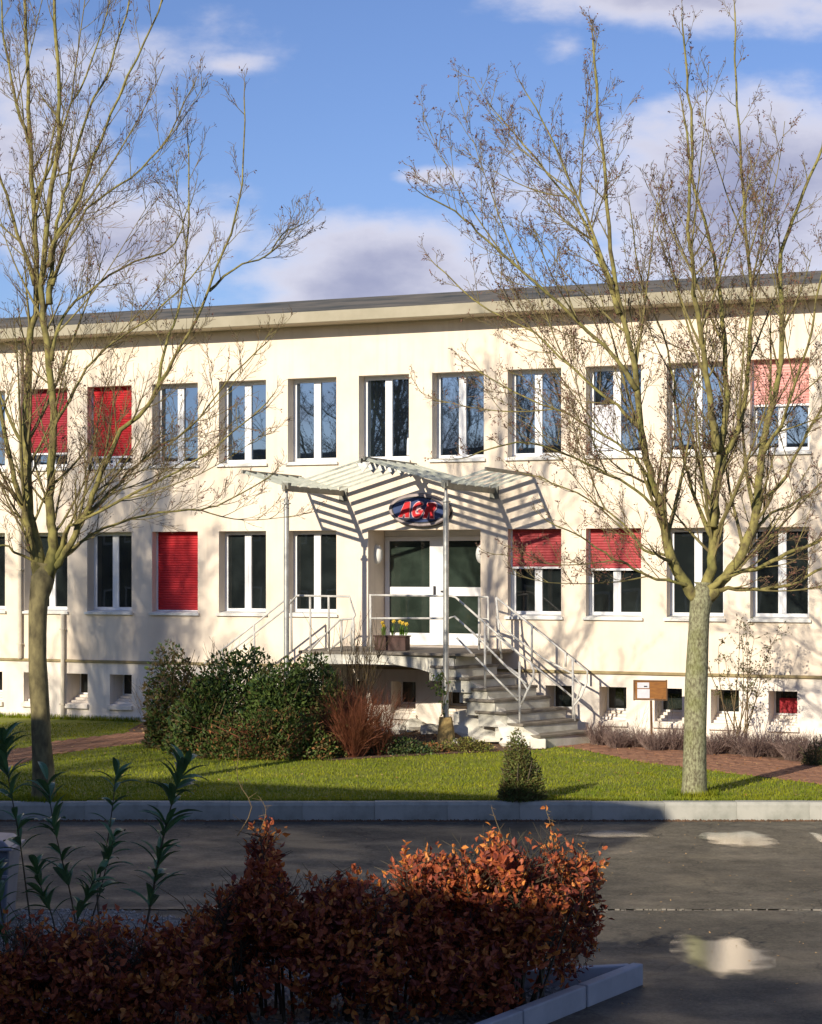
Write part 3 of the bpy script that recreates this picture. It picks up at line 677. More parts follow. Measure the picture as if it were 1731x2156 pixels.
h_ = MB(); h_.box(mL + .10, mL + .13, y0 + .04, y0 + .09, 2.66, 2.86, W); h_.box(mR - .12, mR - .02, y0 + .05, y0 + .07, 2.74, 2.77, W); h_.build('handle', M['ink'], dfr)
q = MB(); q.box(a + .002, L_, y0 - .05, y0 - .0, DZ[0] + .01, zt, W); q.build('side_panel', M['wall'], bld)

def oval(center, ax, ay, nrm, rx, ry, th, n=40):
    b = MB(); c = Vector(center); pts = [c + ax * (rx * math.cos(2 * math.pi * k / n)) + ay * (ry * math.sin(2 * math.pi * k / n)) for k in range(n)]
    b.prism(pts, nrm * th); return b
# wall lamps either side of the door
for (s_, w_, lab, dirn) in ((DOOR[0] + .003, -.42, 'white oval wall lamp on the left jamb of the entrance', 1), (DOOR[1] - .003, -.12, 'white round wall lamp on the right jamb of the entrance', -1)):
    root = empty('wall_lamp', W(s_, w_, 3.50), -TH, lab, 'lamp', 'lamps beside the entrance door')
    t_ = Vector((tx, ty, 0)) * dirn; out = Vector((-nx, -ny, 0)); up = Vector((0, 0, 1)); c_ = Vector(W(s_, w_, 3.50))
    q = oval(c_, out, up, t_, .13, .20, .03); q.build('back_plate', M['sill'], root)
    b = MB()
    for k in range(5):
        fr_ = math.cos(k / 5 * 1.45)
        nn = 24; ring = [c_ + t_ * (.03 + .10 * math.sin(k / 5 * 1.5)) + out * (.12 * fr_ * math.cos(2 * math.pi * j / nn)) + up * (.19 * fr_ * math.sin(2 * math.pi * j / nn)) for j in range(nn)]
        b.v += [tuple(p) for p in ring]
        if k:
            for j in range(nn): b.f.append(((k - 1) * nn + j, (k - 1) * nn + (j + 1) % nn, k * nn + (j + 1) % nn, k * nn + j)); b.m.append(0)
    b.f.append(tuple(range(4 * nn, 5 * nn))); b.m.append(0)
    b.build('lamp_shade', M['lamp'], root, smooth=True)

# oval company sign
cs = PW(883, 1074, .12); ax = Vector((tx, ty, 0)); az = Vector((0, 0, 1)); an = Vector((-nx, -ny, 0))
sign = empty('oval_sign', tuple(cs), -TH, 'oval blue sign with red letters AGR above the entrance', 'sign')
tl = math.radians(-3); ax2 = (ax * math.cos(tl) + az * math.sin(tl)); az2 = (az * math.cos(tl) - ax * math.sin(tl))
oval(cs - an * .12, ax2, az2, an, .66, .335, .06).build('casing', M['signdark'], sign)
oval(cs - an * .05, ax2, az2, an, .645, .325, .09).build('rim', M['signrim'], sign, bevel=.02)
oval(cs + an * .04, ax2, az2, an, .575, .265, .006).build('dark_border', M['signdark'], sign)
oval(cs + an * .048, ax2, az2, an, .545, .235, .006).build('face', M['signface'], sign)
def strokes(ch):
    if ch == 'A': return [[(0, 0), (.26, 1), (.62, 1), (.80, 0), (.52, 0), (.48, .2), (.32, .2), (.27, 0)], ]
    if ch == 'G':
        pts = []
        for k in range(17): a_ = math.radians(48 + k * 264 / 16); pts.append((.42 + .42 * math.cos(a_), .5 + .52 * math.sin(a_)))
        pts += [(.86, .50), (.48, .50), (.48, .34), (.62, .34), (.62, .26)]
        for k in range(13): a_ = math.radians(-68 - k * 220 / 12); pts.append((.42 + .20 * math.cos(a_), .5 + .28 * math.sin(a_)))
        return [pts]
    if ch == 'R': return [[(0, 0), (.10, 1), (.62, 1), (.80, .88), (.80, .62), (.66, .46), (.82, 0), (.54, 0), (.44, .38), (.34, .38), (.28, 0)]]
from mathutils.geometry import tessellate_polygon
def glyph(ch, ox, m, off, grow, name):
    b = MB()
    for poly in strokes(ch):
        n_ = len(poly); cxm = sum(p[0] for p in poly) / n_; cym = .5
        if grow:
            out = []
            for k in range(n_):
                p0, p1, p2 = Vector(poly[k - 1]), Vector(poly[k]), Vector(poly[(k + 1) % n_])
                e1 = (p1 - p0); e2 = (p2 - p1)
                m1 = Vector((e1.y, -e1.x)).normalized() if e1.length > 1e-6 else Vector((0, 0)); m2 = Vector((e2.y, -e2.x)).normalized() if e2.length > 1e-6 else m1
                v_ = (m1 + m2); v_ = v_.normalized() * grow if v_.length > .2 else m1 * grow
                out.append((p1.x + v_.x, p1.y + v_.y))
            area = sum(poly[i][0] * poly[(i + 1) % n_][1] - poly[(i + 1) % n_][0] * poly[i][1] for i in range(n_))
            if area < 0: out = [(2 * poly[i][0] - out[i][0], 2 * poly[i][1] - out[i][1]) for i in range(n_)]
            poly = out
        q = [cs + an * off + ax2 * (ox + (p[0] + .22 * p[1]) * .27) + az2 * ((p[1] - .5) * .30) for p in poly]
        tris = tessellate_polygon([q]); i = len(b.v); b.v += [tuple(p) for p in q] + [tuple(p + an * .02) for p in q]
        for t_ in tris: b.f.append(tuple(i + n_ + k for k in t_)); b.m.append(0)
        for k in range(n_): j = (k + 1) % n_; b.f.append((i + k, i + j, i + n_ + j, i + n_ + k)); b.m.append(0)
    return b.build(name, m, sign)
for ch, ox in (('A', -.40), ('G', -.14), ('R', .12)):
    glyph(ch, ox, M['signpink'], .056, .07, 'letter_outline'); glyph(ch, ox, M['signred'], .075, 0, 'letter')
q = MB(); q.prism([cs + an * .10 + ax2 * p[0] + az2 * p[1] for p in ((-.02, .05), (.04, .07), (.10, .04), (.03, .01), (-.01, -.03))], an * .01); q.build('star_mark', M['signpink'], sign)
q = MB(); q.box(-.30, -.13, 0, .01, -.20, -.17, lambda a_, b_, c_: tuple(cs + an * (.056 + b_) + ax2 * a_ + az2 * c_)); q.build('small_print', M['signdark'], sign)

# ------------------------------------------------------------------ entrance canopy
PWo = 2.62
sL, sR = -1.96, 1.255
can = empty('entrance_canopy', W(-.4, 1.3, 0), -TH, 'zigzag canopy of grey metal louvres on two thin poles over the entrance', 'canopy')
ZV = 4.73
for s_, zb in ((sL, 0.0), (sR, .42)):
    q = MB(); q.tube([W(s_, PWo, zb), W(s_, PWo, ZV - .22)], .052, 12); q.tube([W(s_, PWo, ZV - .30), W(s_, PWo, ZV - .28)], .085, 12); q.tube([W(s_, PWo, ZV - .28), W(s_, PWo, ZV - .02)], .03, 8)
    q.build('pole', M['galv'], can, smooth=False)
    q = MB(); q.box(s_ - .03, s_ + .03, .004, PWo + .12, ZV - .06, ZV + .05, W); q.box(s_ - .07, s_ + .07, PWo - .07, PWo + .07, ZV - .02, ZV + .10, W); q.build('beam', M['beam'], can, bevel=.006)
    q = MB(); q.box(s_ - .09, s_ + .09, .0035, .03, ZV - .16, ZV + .14, W); q.build('wall_plate', M['beam'], can)
SLP = .285
wings = [(sL, -2.88), (sL, -.44), (sR, -.36), (sR, 2.03)]
for (v0, e) in wings:
    for k in range(6):
        w_ = .28 + k * (PWo - .30) / 5
        sg = 1 if e > v0 else -1; a_ = v0 + .035 * sg
        za, ze = ZV + .06, ZV + .06 + SLP * abs(e - v0)
        q = MB(); wd, dz_ = .066, .044; th = .012
        q.prism([W(a_, w_, za - .03), W(a_, w_ - wd, za + dz_ - .03), W(a_, w_ - wd, za + dz_ - .03 + th), W(a_, w_, za - .03 + th)], Vector(W(e, 0, ze)) - Vector(W(a_, 0, za)))
        q.build('slat', M['slat'], can)
    q = MB(); zz = ZV + .06 + SLP * abs(e - v0)
    if v0 == sL and e > v0 or True:
        q.box(e - .018, e + .018, .06, PWo + .03, zz - .03 + (.004 if v0 == sR else 0), zz + .035 + (.004 if v0 == sR else 0), W); q.build('edge_rail', M['beam'], can)
for k in range(6):            # triangular brackets hanging under the ridge
    w_ = .25 + k * (PWo - .30) / 5; zz = ZV + .06 + SLP * 1.52
    q = MB(); q.prism([W(-.40 - .15, w_, zz - .032), W(-.40 + .15, w_, zz - .032), W(-.40, w_, zz - .22)], Vector(W(0, .02, 0)) - Vector(W(0, 0, 0))); q.build('bracket', M['galv'], can)

# stone block at the foot of the right pole
b = MB(); c_ = Vector(W(sR, PWo, 0))
prev = None
for i, (z, r) in enumerate(((-.02, .17), (.1, .16), (.28, .145), (.42, .135), (.52, .12))):
    ring = [(c_.x + r * (1 + .18 * noise.noise(Vector((math.cos(t_) * 2, math.sin(t_) * 2, z * 3)))) * math.copysign(abs(math.cos(t_)) ** .7, math.cos(t_)), c_.y + r * math.copysign(abs(math.sin(t_)) ** .7, math.sin(t_)), z) for t_ in [2 * math.pi * k / 14 for k in range(14)]]
    b.v += ring
    if i:
        for k in range(14): b.f.append(((i - 1) * 14 + k, (i - 1) * 14 + (k + 1) % 14, i * 14 + (k + 1) % 14, i * 14 + k)); b.m.append(0)
b.f.append(tuple(range(4 * 14, 5 * 14))); b.m.append(0)
b.build('stone_block', M['stone'], label='rough yellowish stone block at the foot of the right canopy pole', cat='stone')

# ------------------------------------------------------------------ stairs and landing
LZT = 1.66
st = empty('entrance_stairs', W(0, 1.2, 0), 0, 'concrete entrance landing with flights of steps down to both sides', 'stairs')
LW = 2.20
fl, frr = SP(628, LW), SP(1000, LW)
q = MB(); q.box(fl, frr, .008, LW, LZT - .055, LZT, W); q.build('landing_slab', M['tread'], st, bevel=.01)
q = MB()
# arched front beam under the landing, running down under the right flight
def PL(x, y, Y): return P(x, y, Y)
Yf = W(0, LW - .06, 0)[1]
front_top = [PL(640, 1377, 35.9), PL(720, 1378, 35.7), PL(850, 1379, 35.4), PL(955, 1381, 35.05)]
arch = [PL(640, 1398, 35.9), PL(760, 1398, 35.6), PL(830, 1400, 35.45), PL(880, 1408, 35.3), PL(918, 1420, 35.2), PL(950, 1440, 35.05)]
q.prism(front_top + arch[::-1], (.15, .3, 0)); q.build('arched_beam', M['render'], st)
# right flight: eight blocks measured from the photograph, turning towards the viewer
nose = [(957, 1379), (959, 1403), (987, 1427), (1024, 1450), (1040, 1474), (1065, 1500), (1101, 1524), (1138, 1549)]
right = [1035, 1050, 1091, 1133, 1161, 1195, 1220, 1246]
dLs = [35.0 - .16 * i for i in range(8)]
ea = math.radians(46); pts = []
for i in range(8):
    Lp = P(nose[i][0], nose[i][1], dLs[i]); kx = (right[i] - CX) / F; e = Vector((math.cos(ea), math.sin(ea), 0))
    wdt = (kx * Lp.y - Lp.x) / (e.x - kx * e.y); pts.append((Lp, Lp + e * wdt))
for i in range(1, 8):
    A, B = pts[i]; A0, B0 = pts[i - 1]; zt_ = A.z; B = Vector((B.x, B.y, zt_)); dn = Vector((0, 0, 1))
    back = Vector((-.55, .45, 0))
    q = MB(); q.prism([A, B, B + back, A + back], (0, 0, -.05)); q.build('tread', M['tread'], st, bevel=.008)
    ins = Vector((.0, .03, 0)); zb = (pts[i + 1][0].z if i < 7 else -.02)
    A2 = A + Vector((.02, .045, 0)); B2 = B + Vector((-.03, .02, 0))
    q = MB(); q.prism([A2 + dn * -.0515, B2 + dn * -.0515, B2 + back * .9 + dn * -.0515, A2 + back * .9 + dn * -.0515], (0, 0, -(zt_ - .0515 - zb + .09))); q.build('riser', M['step'], st)
# first riser under the landing edge
A, B = pts[0]; q = MB(); A2 = A + Vector((.03, .02, -.001)); B2 = Vector((B.x, B.y, A.z - .001)); q.prism([A2, B2, B2 + Vector((-.3, .3, 0)), A2 + Vector((-.2, .3, 0))], (0, 0, -.25)); q.build('riser', M['step'], st)
# sloping side cheek with curved soffit
ck = [P(955, 1385, 35.02), P(957, 1408, 34.95), P(985, 1432, 34.8), P(1020, 1455, 34.65), P(1040, 1480, 34.5), P(1062, 1505, 34.3), P(1098, 1530, 34.1), P(1135, 1553, 33.95), P(1136, 1574, 33.95),
      P(1062, 1562, 34.1), P(1040, 1512, 34.4), P(1010, 1478, 34.7), P(975, 1450, 34.9), P(948, 1436, 35.05), P(930, 1426, 35.1), P(930, 1385, 35.1)]
from mathutils.geometry import tessellate_polygon as tp
q = MB(); n_ = len(ck); off = Vector((.10, .22, 0)); q.v += [tuple(p) for p in ck] + [tuple(p + off) for p in ck]
for t_ in tp([ck]): q.f.append(tuple(t_)); q.f.append(tuple(k + n_ for k in t_)); q.m += [0, 0]
for k in range(n_): q.f.append((k, (k + 1) % n_, n_ + (k + 1) % n_, n_ + k)); q.m.append(0)
q.build('side_cheek', M['render'], st)
# pier walls under the landing and low wall base, white rough blocks right of the pole
q = MB(); q.prism([P(1000, 1492, 35.0), P(1040, 1514, 34.8), P(1062, 1562, 34.6), P(990, 1562, 34.9), P(955, 1540, 35.0), P(955, 1500, 35.0)], (.2, .6, 0)); q.build('under_wall', M['render'], st)
# rounded bullnose base at the side of the last step
q = MB(); q.prism([P(1118, 1556, 33.9), P(1150, 1556, 33.9), P(1150, 1578, 33.9), P(1118, 1578, 33.9)], (0, .4, 0)); q.build('base_block', M['render'], st, bevel=.02)
# left flight, mostly behind the shrubs, running down along the wall
for i in range(1, 9):
    s1_ = fl - .28 * (i - 1); q = MB(); q.box(s1_ - .30, s1_ + .05, .03, 1.35, LZT - .205 * i - .05, LZT - .205 * i, W); q.build('tread', M['tread'], st, bevel=.006)
    q = MB(); q.box(s1_ - .27, s1_ + .05, .06, 1.30, max(-.05, LZT - .205 * i - .9), LZT - .205 * i - .0515, W); q.build('riser', M['step'], st)
# plaster debris / rubble planter stones under landing
b = MB()
rub = empty('rubble_stones', (0, 35, 0))
stone_labels = []
def stone(p, r, label):
    q = MB(); nn = 10; vs = []
    for i in range(5):
        ph = math.pi * (i + .5) / 5
        for k in range(nn):
            th_ = 2 * math.pi * k / nn; d = Vector((math.sin(ph) * math.cos(th_), math.sin(ph) * math.sin(th_), math.cos(ph)))
            rr = r * (1 + .5 * noise.noise(d * 1.7 + p)); vs.append(tuple(p + Vector((d.x * rr * 1.3, d.y * rr, d.z * rr * .75))))
    q.v = vs
    for i in range(4):
        for k in range(nn): q.f.append((i * nn + k, (i + 1) * nn + k, (i + 1) * nn + (k + 1) % nn, i * nn + (k + 1) % nn)); q.m.append(0)
    q.f.append(tuple(range(nn))); q.m.append(0); q.f.append(tuple(range(5 * nn - 1, 4 * nn - 1, -1))); q.m.append(0)
    return q.build('garden_stone', M['render'], label=label, cat='stone', group='pale stones under the stairs')
bpy.data.objects.remove(rub)
for (x, y, r, lab) in ((965, 1528, .15, 'pale stone just right of the canopy pole foot'), (985, 1520, .12, 'small pale stone above the yellow ground cover'), (1012, 1532, .16, 'large pale stone under the curved stair cheek'), (1040, 1545, .13, 'pale stone at the lower end of the stair cheek'),
        (905, 1530, .17, 'shaded stone just left of the yellowish stone block'), (870, 1525, .2, 'largest stone in the shade below the dark basement window'), (835, 1530, .17, 'shaded stone behind the low dark plant'), (800, 1532, .15, 'pale stone beside the small red stemmed bush'),
        (955, 1555, .1, 'smallest stone at the foot of the yellowish block'), (1070, 1556, .12, 'pale stone left of the bottom step')):
    p = G(x, y + 16, 0); p.z = r * .55; stone(p, r, lab)

# ------------------------------------------------------------------ railings
rails = {}
def railing(label, base, segs, posts, group='stair railings'):
    r_ = empty('stair_railing', base, 0, label, 'railing', group)
    for pl in segs:
        q = MB(); q.tube(pl, .02, 8); q.build('rail', M['rail'], r_, smooth=True)
    for (p0, p1) in posts:
        q = MB(); q.tube([p0, p1], .022, 8); q.build('post', M['rail'], r_, smooth=True)
def pline(pts, Y0, Y1):
    n = len(pts); return [P(x, y, Y0 + (Y1 - Y0) * i / (n - 1)) for i, (x, y) in enumerate(pts)]
# landing front railing continuing down the near side of the right flight
railing('grey tubular railing along the landing front and down the near side of the right steps', tuple(W(0, LW, LZT)),
        [pline([(760, 1253), (780, 1253), (930, 1254), (958, 1256), (972, 1266), (1001, 1310), (1050, 1356), (1117, 1389)], 35.55, 34.0) [:0] or
         [P(778, 1253, 35.55), P(950, 1255, 35.1), P(960, 1258, 35.05), P(1021, 1312, 34.8), P(1098, 1380, 34.3), P(1117, 1395, 34.15), P(1124, 1412, 34.1), P(1123, 1428, 34.1), P(1098, 1482, 34.2), P(1094, 1496, 34.2), P(1095, 1524, 34.2)],
         [P(778, 1302, 35.55), P(945, 1302, 35.1), P(957, 1298, 35.05), P(1009, 1344, 34.85), P(1060, 1398, 34.6), P(1092, 1420, 34.35), P(1111, 1452, 34.15), P(1097, 1484, 34.2)],
         [P(962, 1343, 35.05), P(1020, 1403, 34.7), P(1091, 1475, 34.25)],
         [P(1036, 1372, 34.75), P(1075, 1412, 34.4), P(1108, 1440, 34.15)]],
        [(P(780, 1252, 35.55), P(781, 1384, 35.55)), (P(939, 1254, 35.15), P(939, 1372, 35.15)), (P(1021, 1312, 34.8), P(1022, 1470, 34.7)), (P(1094, 1393, 34.3), P(1095, 1528, 34.2))])
railing('grey tubular railing with curved end down the far side of the right steps', tuple(P(1130, 1480, 35)),
        [[P(1045, 1258, 35.9), P(1140, 1334, 35.6), P(1237, 1413, 35.15), P(1236, 1436, 35.1), P(1224, 1466, 35.1), P(1208, 1486, 35.1), P(1211, 1518, 35.1)],
         [P(1045, 1298, 35.9), P(1062, 1325, 35.8), P(1140, 1384, 35.6), P(1205, 1418, 35.2), P(1224, 1444, 35.15), P(1212, 1478, 35.1)],
         [P(1045, 1340, 35.9), P(1120, 1398, 35.6), P(1206, 1468, 35.15)]],
        [(P(1045, 1258, 35.9), P(1056, 1388, 35.85)), (P(1120, 1315, 35.6), P(1120, 1404, 35.6)), (P(1191, 1373, 35.3), P(1191, 1404, 35.3)), (P(1206, 1386, 35.15), P(1207, 1520, 35.1))])
railing('short grey railing at the far right corner of the landing beside the door', tuple(P(1020, 1370, 36.2)),
        [[P(1009, 1257, 36.3), P(1028, 1257, 36.0)], [P(1009, 1350, 36.3), P(1028, 1352, 36.0)], [P(1009, 1303, 36.3), P(1028, 1304, 36.0)]],
        [(P(1009, 1257, 36.3), P(1009, 1370, 36.3)), (P(1028, 1257, 36.0), P(1029, 1372, 36.0))])
railing('grey railing with slanted corner at the left end of the landing', tuple(W(fl, LW, LZT)),
        [[P(609, 1272, 36.3), P(625, 1254, 36.2), P(736, 1256, 35.7), P(748, 1296, 35.65), P(744, 1302, 35.65), P(716, 1305, 35.75), P(680, 1340, 35.9), P(650, 1372, 36.0)],
         [P(744, 1302, 35.65), P(738, 1330, 35.7), P(742, 1362, 35.7)], [P(690, 1372, 35.9), P(716, 1350, 35.8), P(738, 1334, 35.7)]],
        [(P(613, 1262, 36.3), P(614, 1372, 36.3)), (P(653, 1255, 36.1), P(654, 1372, 36.1)), (P(692, 1256, 35.9), P(693, 1372, 35.9)), (P(719, 1306, 35.75), P(719, 1372, 35.75)), (P(744, 1302, 35.65), P(745, 1372, 35.7))])
lb = lambda x, y: PW(x, y, 1.35)
railing('grey railing sloping down the left flight behind the shrubs', tuple(lb(540, 1400)),
        [[lb(602, 1262), lb(473, 1364), lb(430, 1398)], [lb(602, 1282), lb(483, 1374), lb(440, 1408)]],
        [(lb(535, 1315), lb(536, 1420)), (lb(470, 1366), lb(470, 1450)), (lb(602, 1262), lb(603, 1372))])

# flower planter on the landing with daffodils
pc = Vector(W(SP(828, 1.5), 1.5, LZT))
pl = empty('flower_planter', tuple(pc), -TH, 'dark brown trough planter on the landing left of the door', 'planter')
s_c = SP(828, 1.5)
q = MB(); q.box(s_c - .34, s_c + .30, 1.38, 1.62, LZT + .001, LZT + .26, W); q.build('box', M['planterbox'], pl, bevel=.01)
q = MB(); q.box(s_c - .36, s_c + .32, 1.36, 1.64, LZT + .261, LZT + .285, W); q.build('rim', M['planterbox'], pl, bevel=.006)
for k, (px_, py_) in enumerate(((805, 1311), (808, 1318), (829, 1308), (848, 1312), (856, 1314), (842, 1309))):
    base = PW(px_ + U(-3, 3), 1340, 1.5); base.z = LZT + .27
    d_ = empty('daffodil', tuple(base), 0, ('leftmost daffodil in the brown trough', 'low daffodil just right of the leftmost one in the trough', 'daffodil in the middle of the brown trough', 'tall daffodil in the right hand clump of the trough', 'rightmost daffodil in the brown trough', 'highest daffodil at the left of the right hand clump')[k], 'flower', 'daffodils in the trough')
    top = PW(px_, py_, 1.5)
    q = MB(); q.tube([base, (base + top) / 2 + Vector((.01, 0, 0)), top], .006, 4)
    for j in range(6):
        a_ = U(0, 6.28); h = U(.14, .24); lean = Vector((math.cos(a_) * .06, math.sin(a_) * .04, h)); sd_ = Vector((math.cos(a_ + 1.5), math.sin(a_ + 1.5), 0))
        p_ = base + Vector((U(-.03, .03), U(-.03, .03), 0)); q.leaf(p_, lean.normalized(), sd_, h, .03, 0, .2, True)
    q.build('stem', M['stemgreen'], d_)
    q = MB()
    fdir = Vector((U(-.3, .2), -.9, .1)).normalized(); sx = fdir.cross(Vector((0, 0, 1))).normalized(); sz = sx.cross(fdir)
    for j in range(6): a_ = j * math.pi / 3; dd = (sx * math.cos(a_) + sz * math.sin(a_)); q.leaf(top, dd, dd.cross(fdir), .045, .03, 0, .1)
    q.tube([top, top + fdir * .03], [.013, .018], 8)
    q.build('bloom', M['daffodil'], d_)

# ------------------------------------------------------------------ notice board on a post
nbp = G(1372, 1568)
nb = empty('notice_board', tuple(nbp), -TH * .4, 'small wooden notice board with white papers on a post before the wall', 'notice board')
Yn = nbp.y
def NB(x, y, dY=0): return P(x, y, Yn + dY)
q = MB(); q.prism([NB(1337, 1433), NB(1403, 1433.5), NB(1402.5, 1472), NB(1338, 1471.5)], (0, .05, 0)); q.build('board', M['wood'], nb)
q = MB()
for a_, c_ in (((1335, 1432), (1405, 1433)), ((1336, 1472), (1404, 1473))): q.prism([NB(a_[0], a_[1], -.012), NB(c_[0], c_[1], -.012), NB(c_[0], c_[1] + 2, -.012), NB(a_[0], a_[1] + 2, -.012)], (0, .07, 0))
for x_ in (1334.5, 1403): q.prism([NB(x_, 1431.9, -.011), NB(x_ + 2.4, 1431.9, -.011), NB(x_ + 2.4, 1475, -.011), NB(x_, 1475, -.011)], (0, .068, 0))
q.build('frame', M['woodframe'], nb)
q = MB(); q.prism([NB(1342, 1437, -.006), NB(1367, 1437, -.006), NB(1367, 1449, -.006), NB(1342, 1449, -.006)], (0, .004, 0)); q.build('notice', M['paper'], nb)
q = MB(); q.prism([NB(1342, 1451, -.006), NB(1368, 1451, -.006), NB(1368, 1470, -.006), NB(1342, 1470, -.006)], (0, .004, 0)); q.build('notice', M['paper'], nb)
q = MB(); q.prism([NB(1356, 1444, -.009), NB(1363, 1444, -.009), NB(1363, 1446.5, -.009), NB(1356, 1446.5, -.009)], (0, .002, 0)); q.build('print', M['ink'], nb)
q = MB(); q.tube([NB(1371, 1475, .025), NB(1372.5, 1568, .025)], .022, 6); q.build('post', M['woodframe'], nb)

# ------------------------------------------------------------------ concrete planter edging, bin
ce = empty('concrete_edging', (1.96, 15.97, -.25), 0, 'pale concrete edging wall with pointed corner at the right end of the hedge', 'edging')
tip = Vector((1.955, 15.97, -.255)); d1 = Vector((-1.39, -2.10, 0)).normalized(); d2 = Vector((-.90, -.22, 0)).normalized()
def wallseg(name, p, d, L, th, h, side):
    n_ = Vector((-d.y, d.x, 0)) * side
    q = MB(); q.prism([p, p + d * L, p + d * L + n_ * th, p + n_ * th], (0, 0, h)); q.build(name, M['planter'], ce, bevel=.012)
pos = tip.copy(); 
for i in range(6):
    wallseg('edging_block', pos + d1 * (.012 if i else 0), d1, .985, .10, .185, -1); pos = pos + d1 * 1.0
wallseg('edging_block', tip + Vector((-.10, -.02, -.004)), d2, 1.6, .09, .18, -1)
bn = P(-38, 1765, 18.5); 
bi = empty('waste_bin', (bn.x, 18.5, -.24), 0, 'grey waste bin with pale lid cut by the left edge behind the hedge', 'bin')
bx0, bx1 = P(-85, 0, 18.5).x, P(22, 0, 18.5).x; zt_ = P(0, 1790, 18.5).z
q = MB(); i0 = len(q.v)
q.v += [(bx0 + .05, 18.5, -.24), (bx1 - .05, 18.5, -.24), (bx1 - .05, 18.95, -.24), (bx0 + .05, 18.95, -.24), (bx0, 18.45, zt_), (bx1, 18.45, zt_), (bx1, 19.0, zt_), (bx0, 19.0, zt_)]
q.f += [(0, 3, 2, 1), (4, 5, 6, 7), (0, 1, 5, 4), (1, 2, 6, 5), (2, 3, 7, 6), (3, 0, 4, 7)]; q.m += [0] * 6; q.build('body', M['bin'], bi, bevel=.02)
q = MB(); q.box(bx0 - .03, bx1 + .035, 18.40, 19.04, zt_ + .001, zt_ + .03); q.build('lid_rim', M['binlid'], bi, bevel=.01)
q = MB(); q.prism([(bx0 - .01, 18.43, zt_ + .031), (bx1 + .01, 18.43, zt_ + .031), (bx1 - .06, 18.43, zt_ + .10), (bx0 + .08, 18.43, zt_ + .12)], (0, .55, 0)); q.build('lid', M['binlid'], bi, bevel=.015)
q = MB(); q.box(bx0 + .02, bx1 - .012, 18.425, 18.445, zt_ - .26, zt_ - .235); q.build('band', M['binlid'], bi)

# ------------------------------------------------------------------ trees
def crv(pts, n):
    """Catmull-Rom resample"""
    P_ = [pts[0]] + list(pts) + [pts[-1]]; out = []; segs = len(pts) - 1
    for i in range(n):
        t_ = i / (n - 1) * segs; k = min(int(t_), segs - 1); f = t_ - k; p0, p1, p2, p3 = P_[k:k + 4]
        out.append(.5 * ((2 * p1) + (p2 - p0) * f + (2 * p0 - 5 * p1 + 4 * p2 - p3) * f * f + (-p0 + 3 * p1 - 3 * p2 + p3) * f ** 3))
    return out
def rvec(): return Vector((random.gauss(0, 1), random.gauss(0, 1), random.gauss(0, 1))).normalized()
def grow(bufs, start, d, L, r, lvl, o):
    """one branch with its side shoots; o: options"""
    nseg = (7, 5, 3)[lvl]; pts = [start]; p = start.copy(); d = d.copy(); rr = [r]
    wob = (.055, .11, .16)[lvl]
    for i in range(nseg):
        d = (d + rvec() * wob + Vector((0, 0, o['up'][lvl]))).normalized()
        p = p + d * (L / nseg); pts.append(p.copy()); rr.append(max(r * (1 - .80 * (i + 1) / nseg), o['tip']))
    bufs[lvl].tube(pts, rr, (5, 4, 3)[lvl], cap=False)
    if lvl == 2:
        if rnd() < o['seed']: o['seeds'].append((pts[-1], d))
        if rnd() < o['seed'] * .5: o['seeds'].append((pts[1], d))
        return
    n = int(o['n'][lvl] * L * U(.8, 1.2)) + 2
    for k in range(n):
        f = (.12 if lvl else .15) + .85 * (k + rnd()) / n; t_ = min(f, .999) * nseg; i = int(t_); q = pts[i].lerp(pts[i + 1], t_ - i)
        dd = (pts[i + 1] - pts[i]).normalized(); ax_ = dd.cross(rvec())
        if ax_.length < 1e-3: continue
        ax_.normalize(); a_ = math.radians(U(20, 46)); c = (dd * math.cos(a_) + ax_ * math.sin(a_)).normalized()
        if lvl == 0: LL = L * U(.20, .46) * (1.2 - .75 * f)
        else: LL = U(.12, .42) * o['tw'] * min(1, L / .45)
        grow(bufs, q, c, max(LL, .10), max(rr[i] * .55, o['tip']) if lvl == 0 else o['tip'] * 1.15, lvl + 1, o)
DY0 = {(1340, 820): -.47, (1303, 660): -.6, (1290, 600): -.66, (1512, 950): .15, (1410, 1172): -.1, (1390, 1080): -.2, (1372, 1010): -.25, (1595, 1060): .3, (1560, 1150): .2, (1500, 1130): .1, (1604, 960): .4, (1350, 900): -.42,
       (104, 640): -.2, (330, 820): -.35, (441, 612): -.5, (112, 900): -.14, (108, 760): -.18, (100, 560): -.22, (110, 600): -.2, (75, 600): .25, (75, 420): .35, (60, 950): .12, (60, 300): .4, (185, 1080): -.15}   # depth at which a limb leaves its parent limb
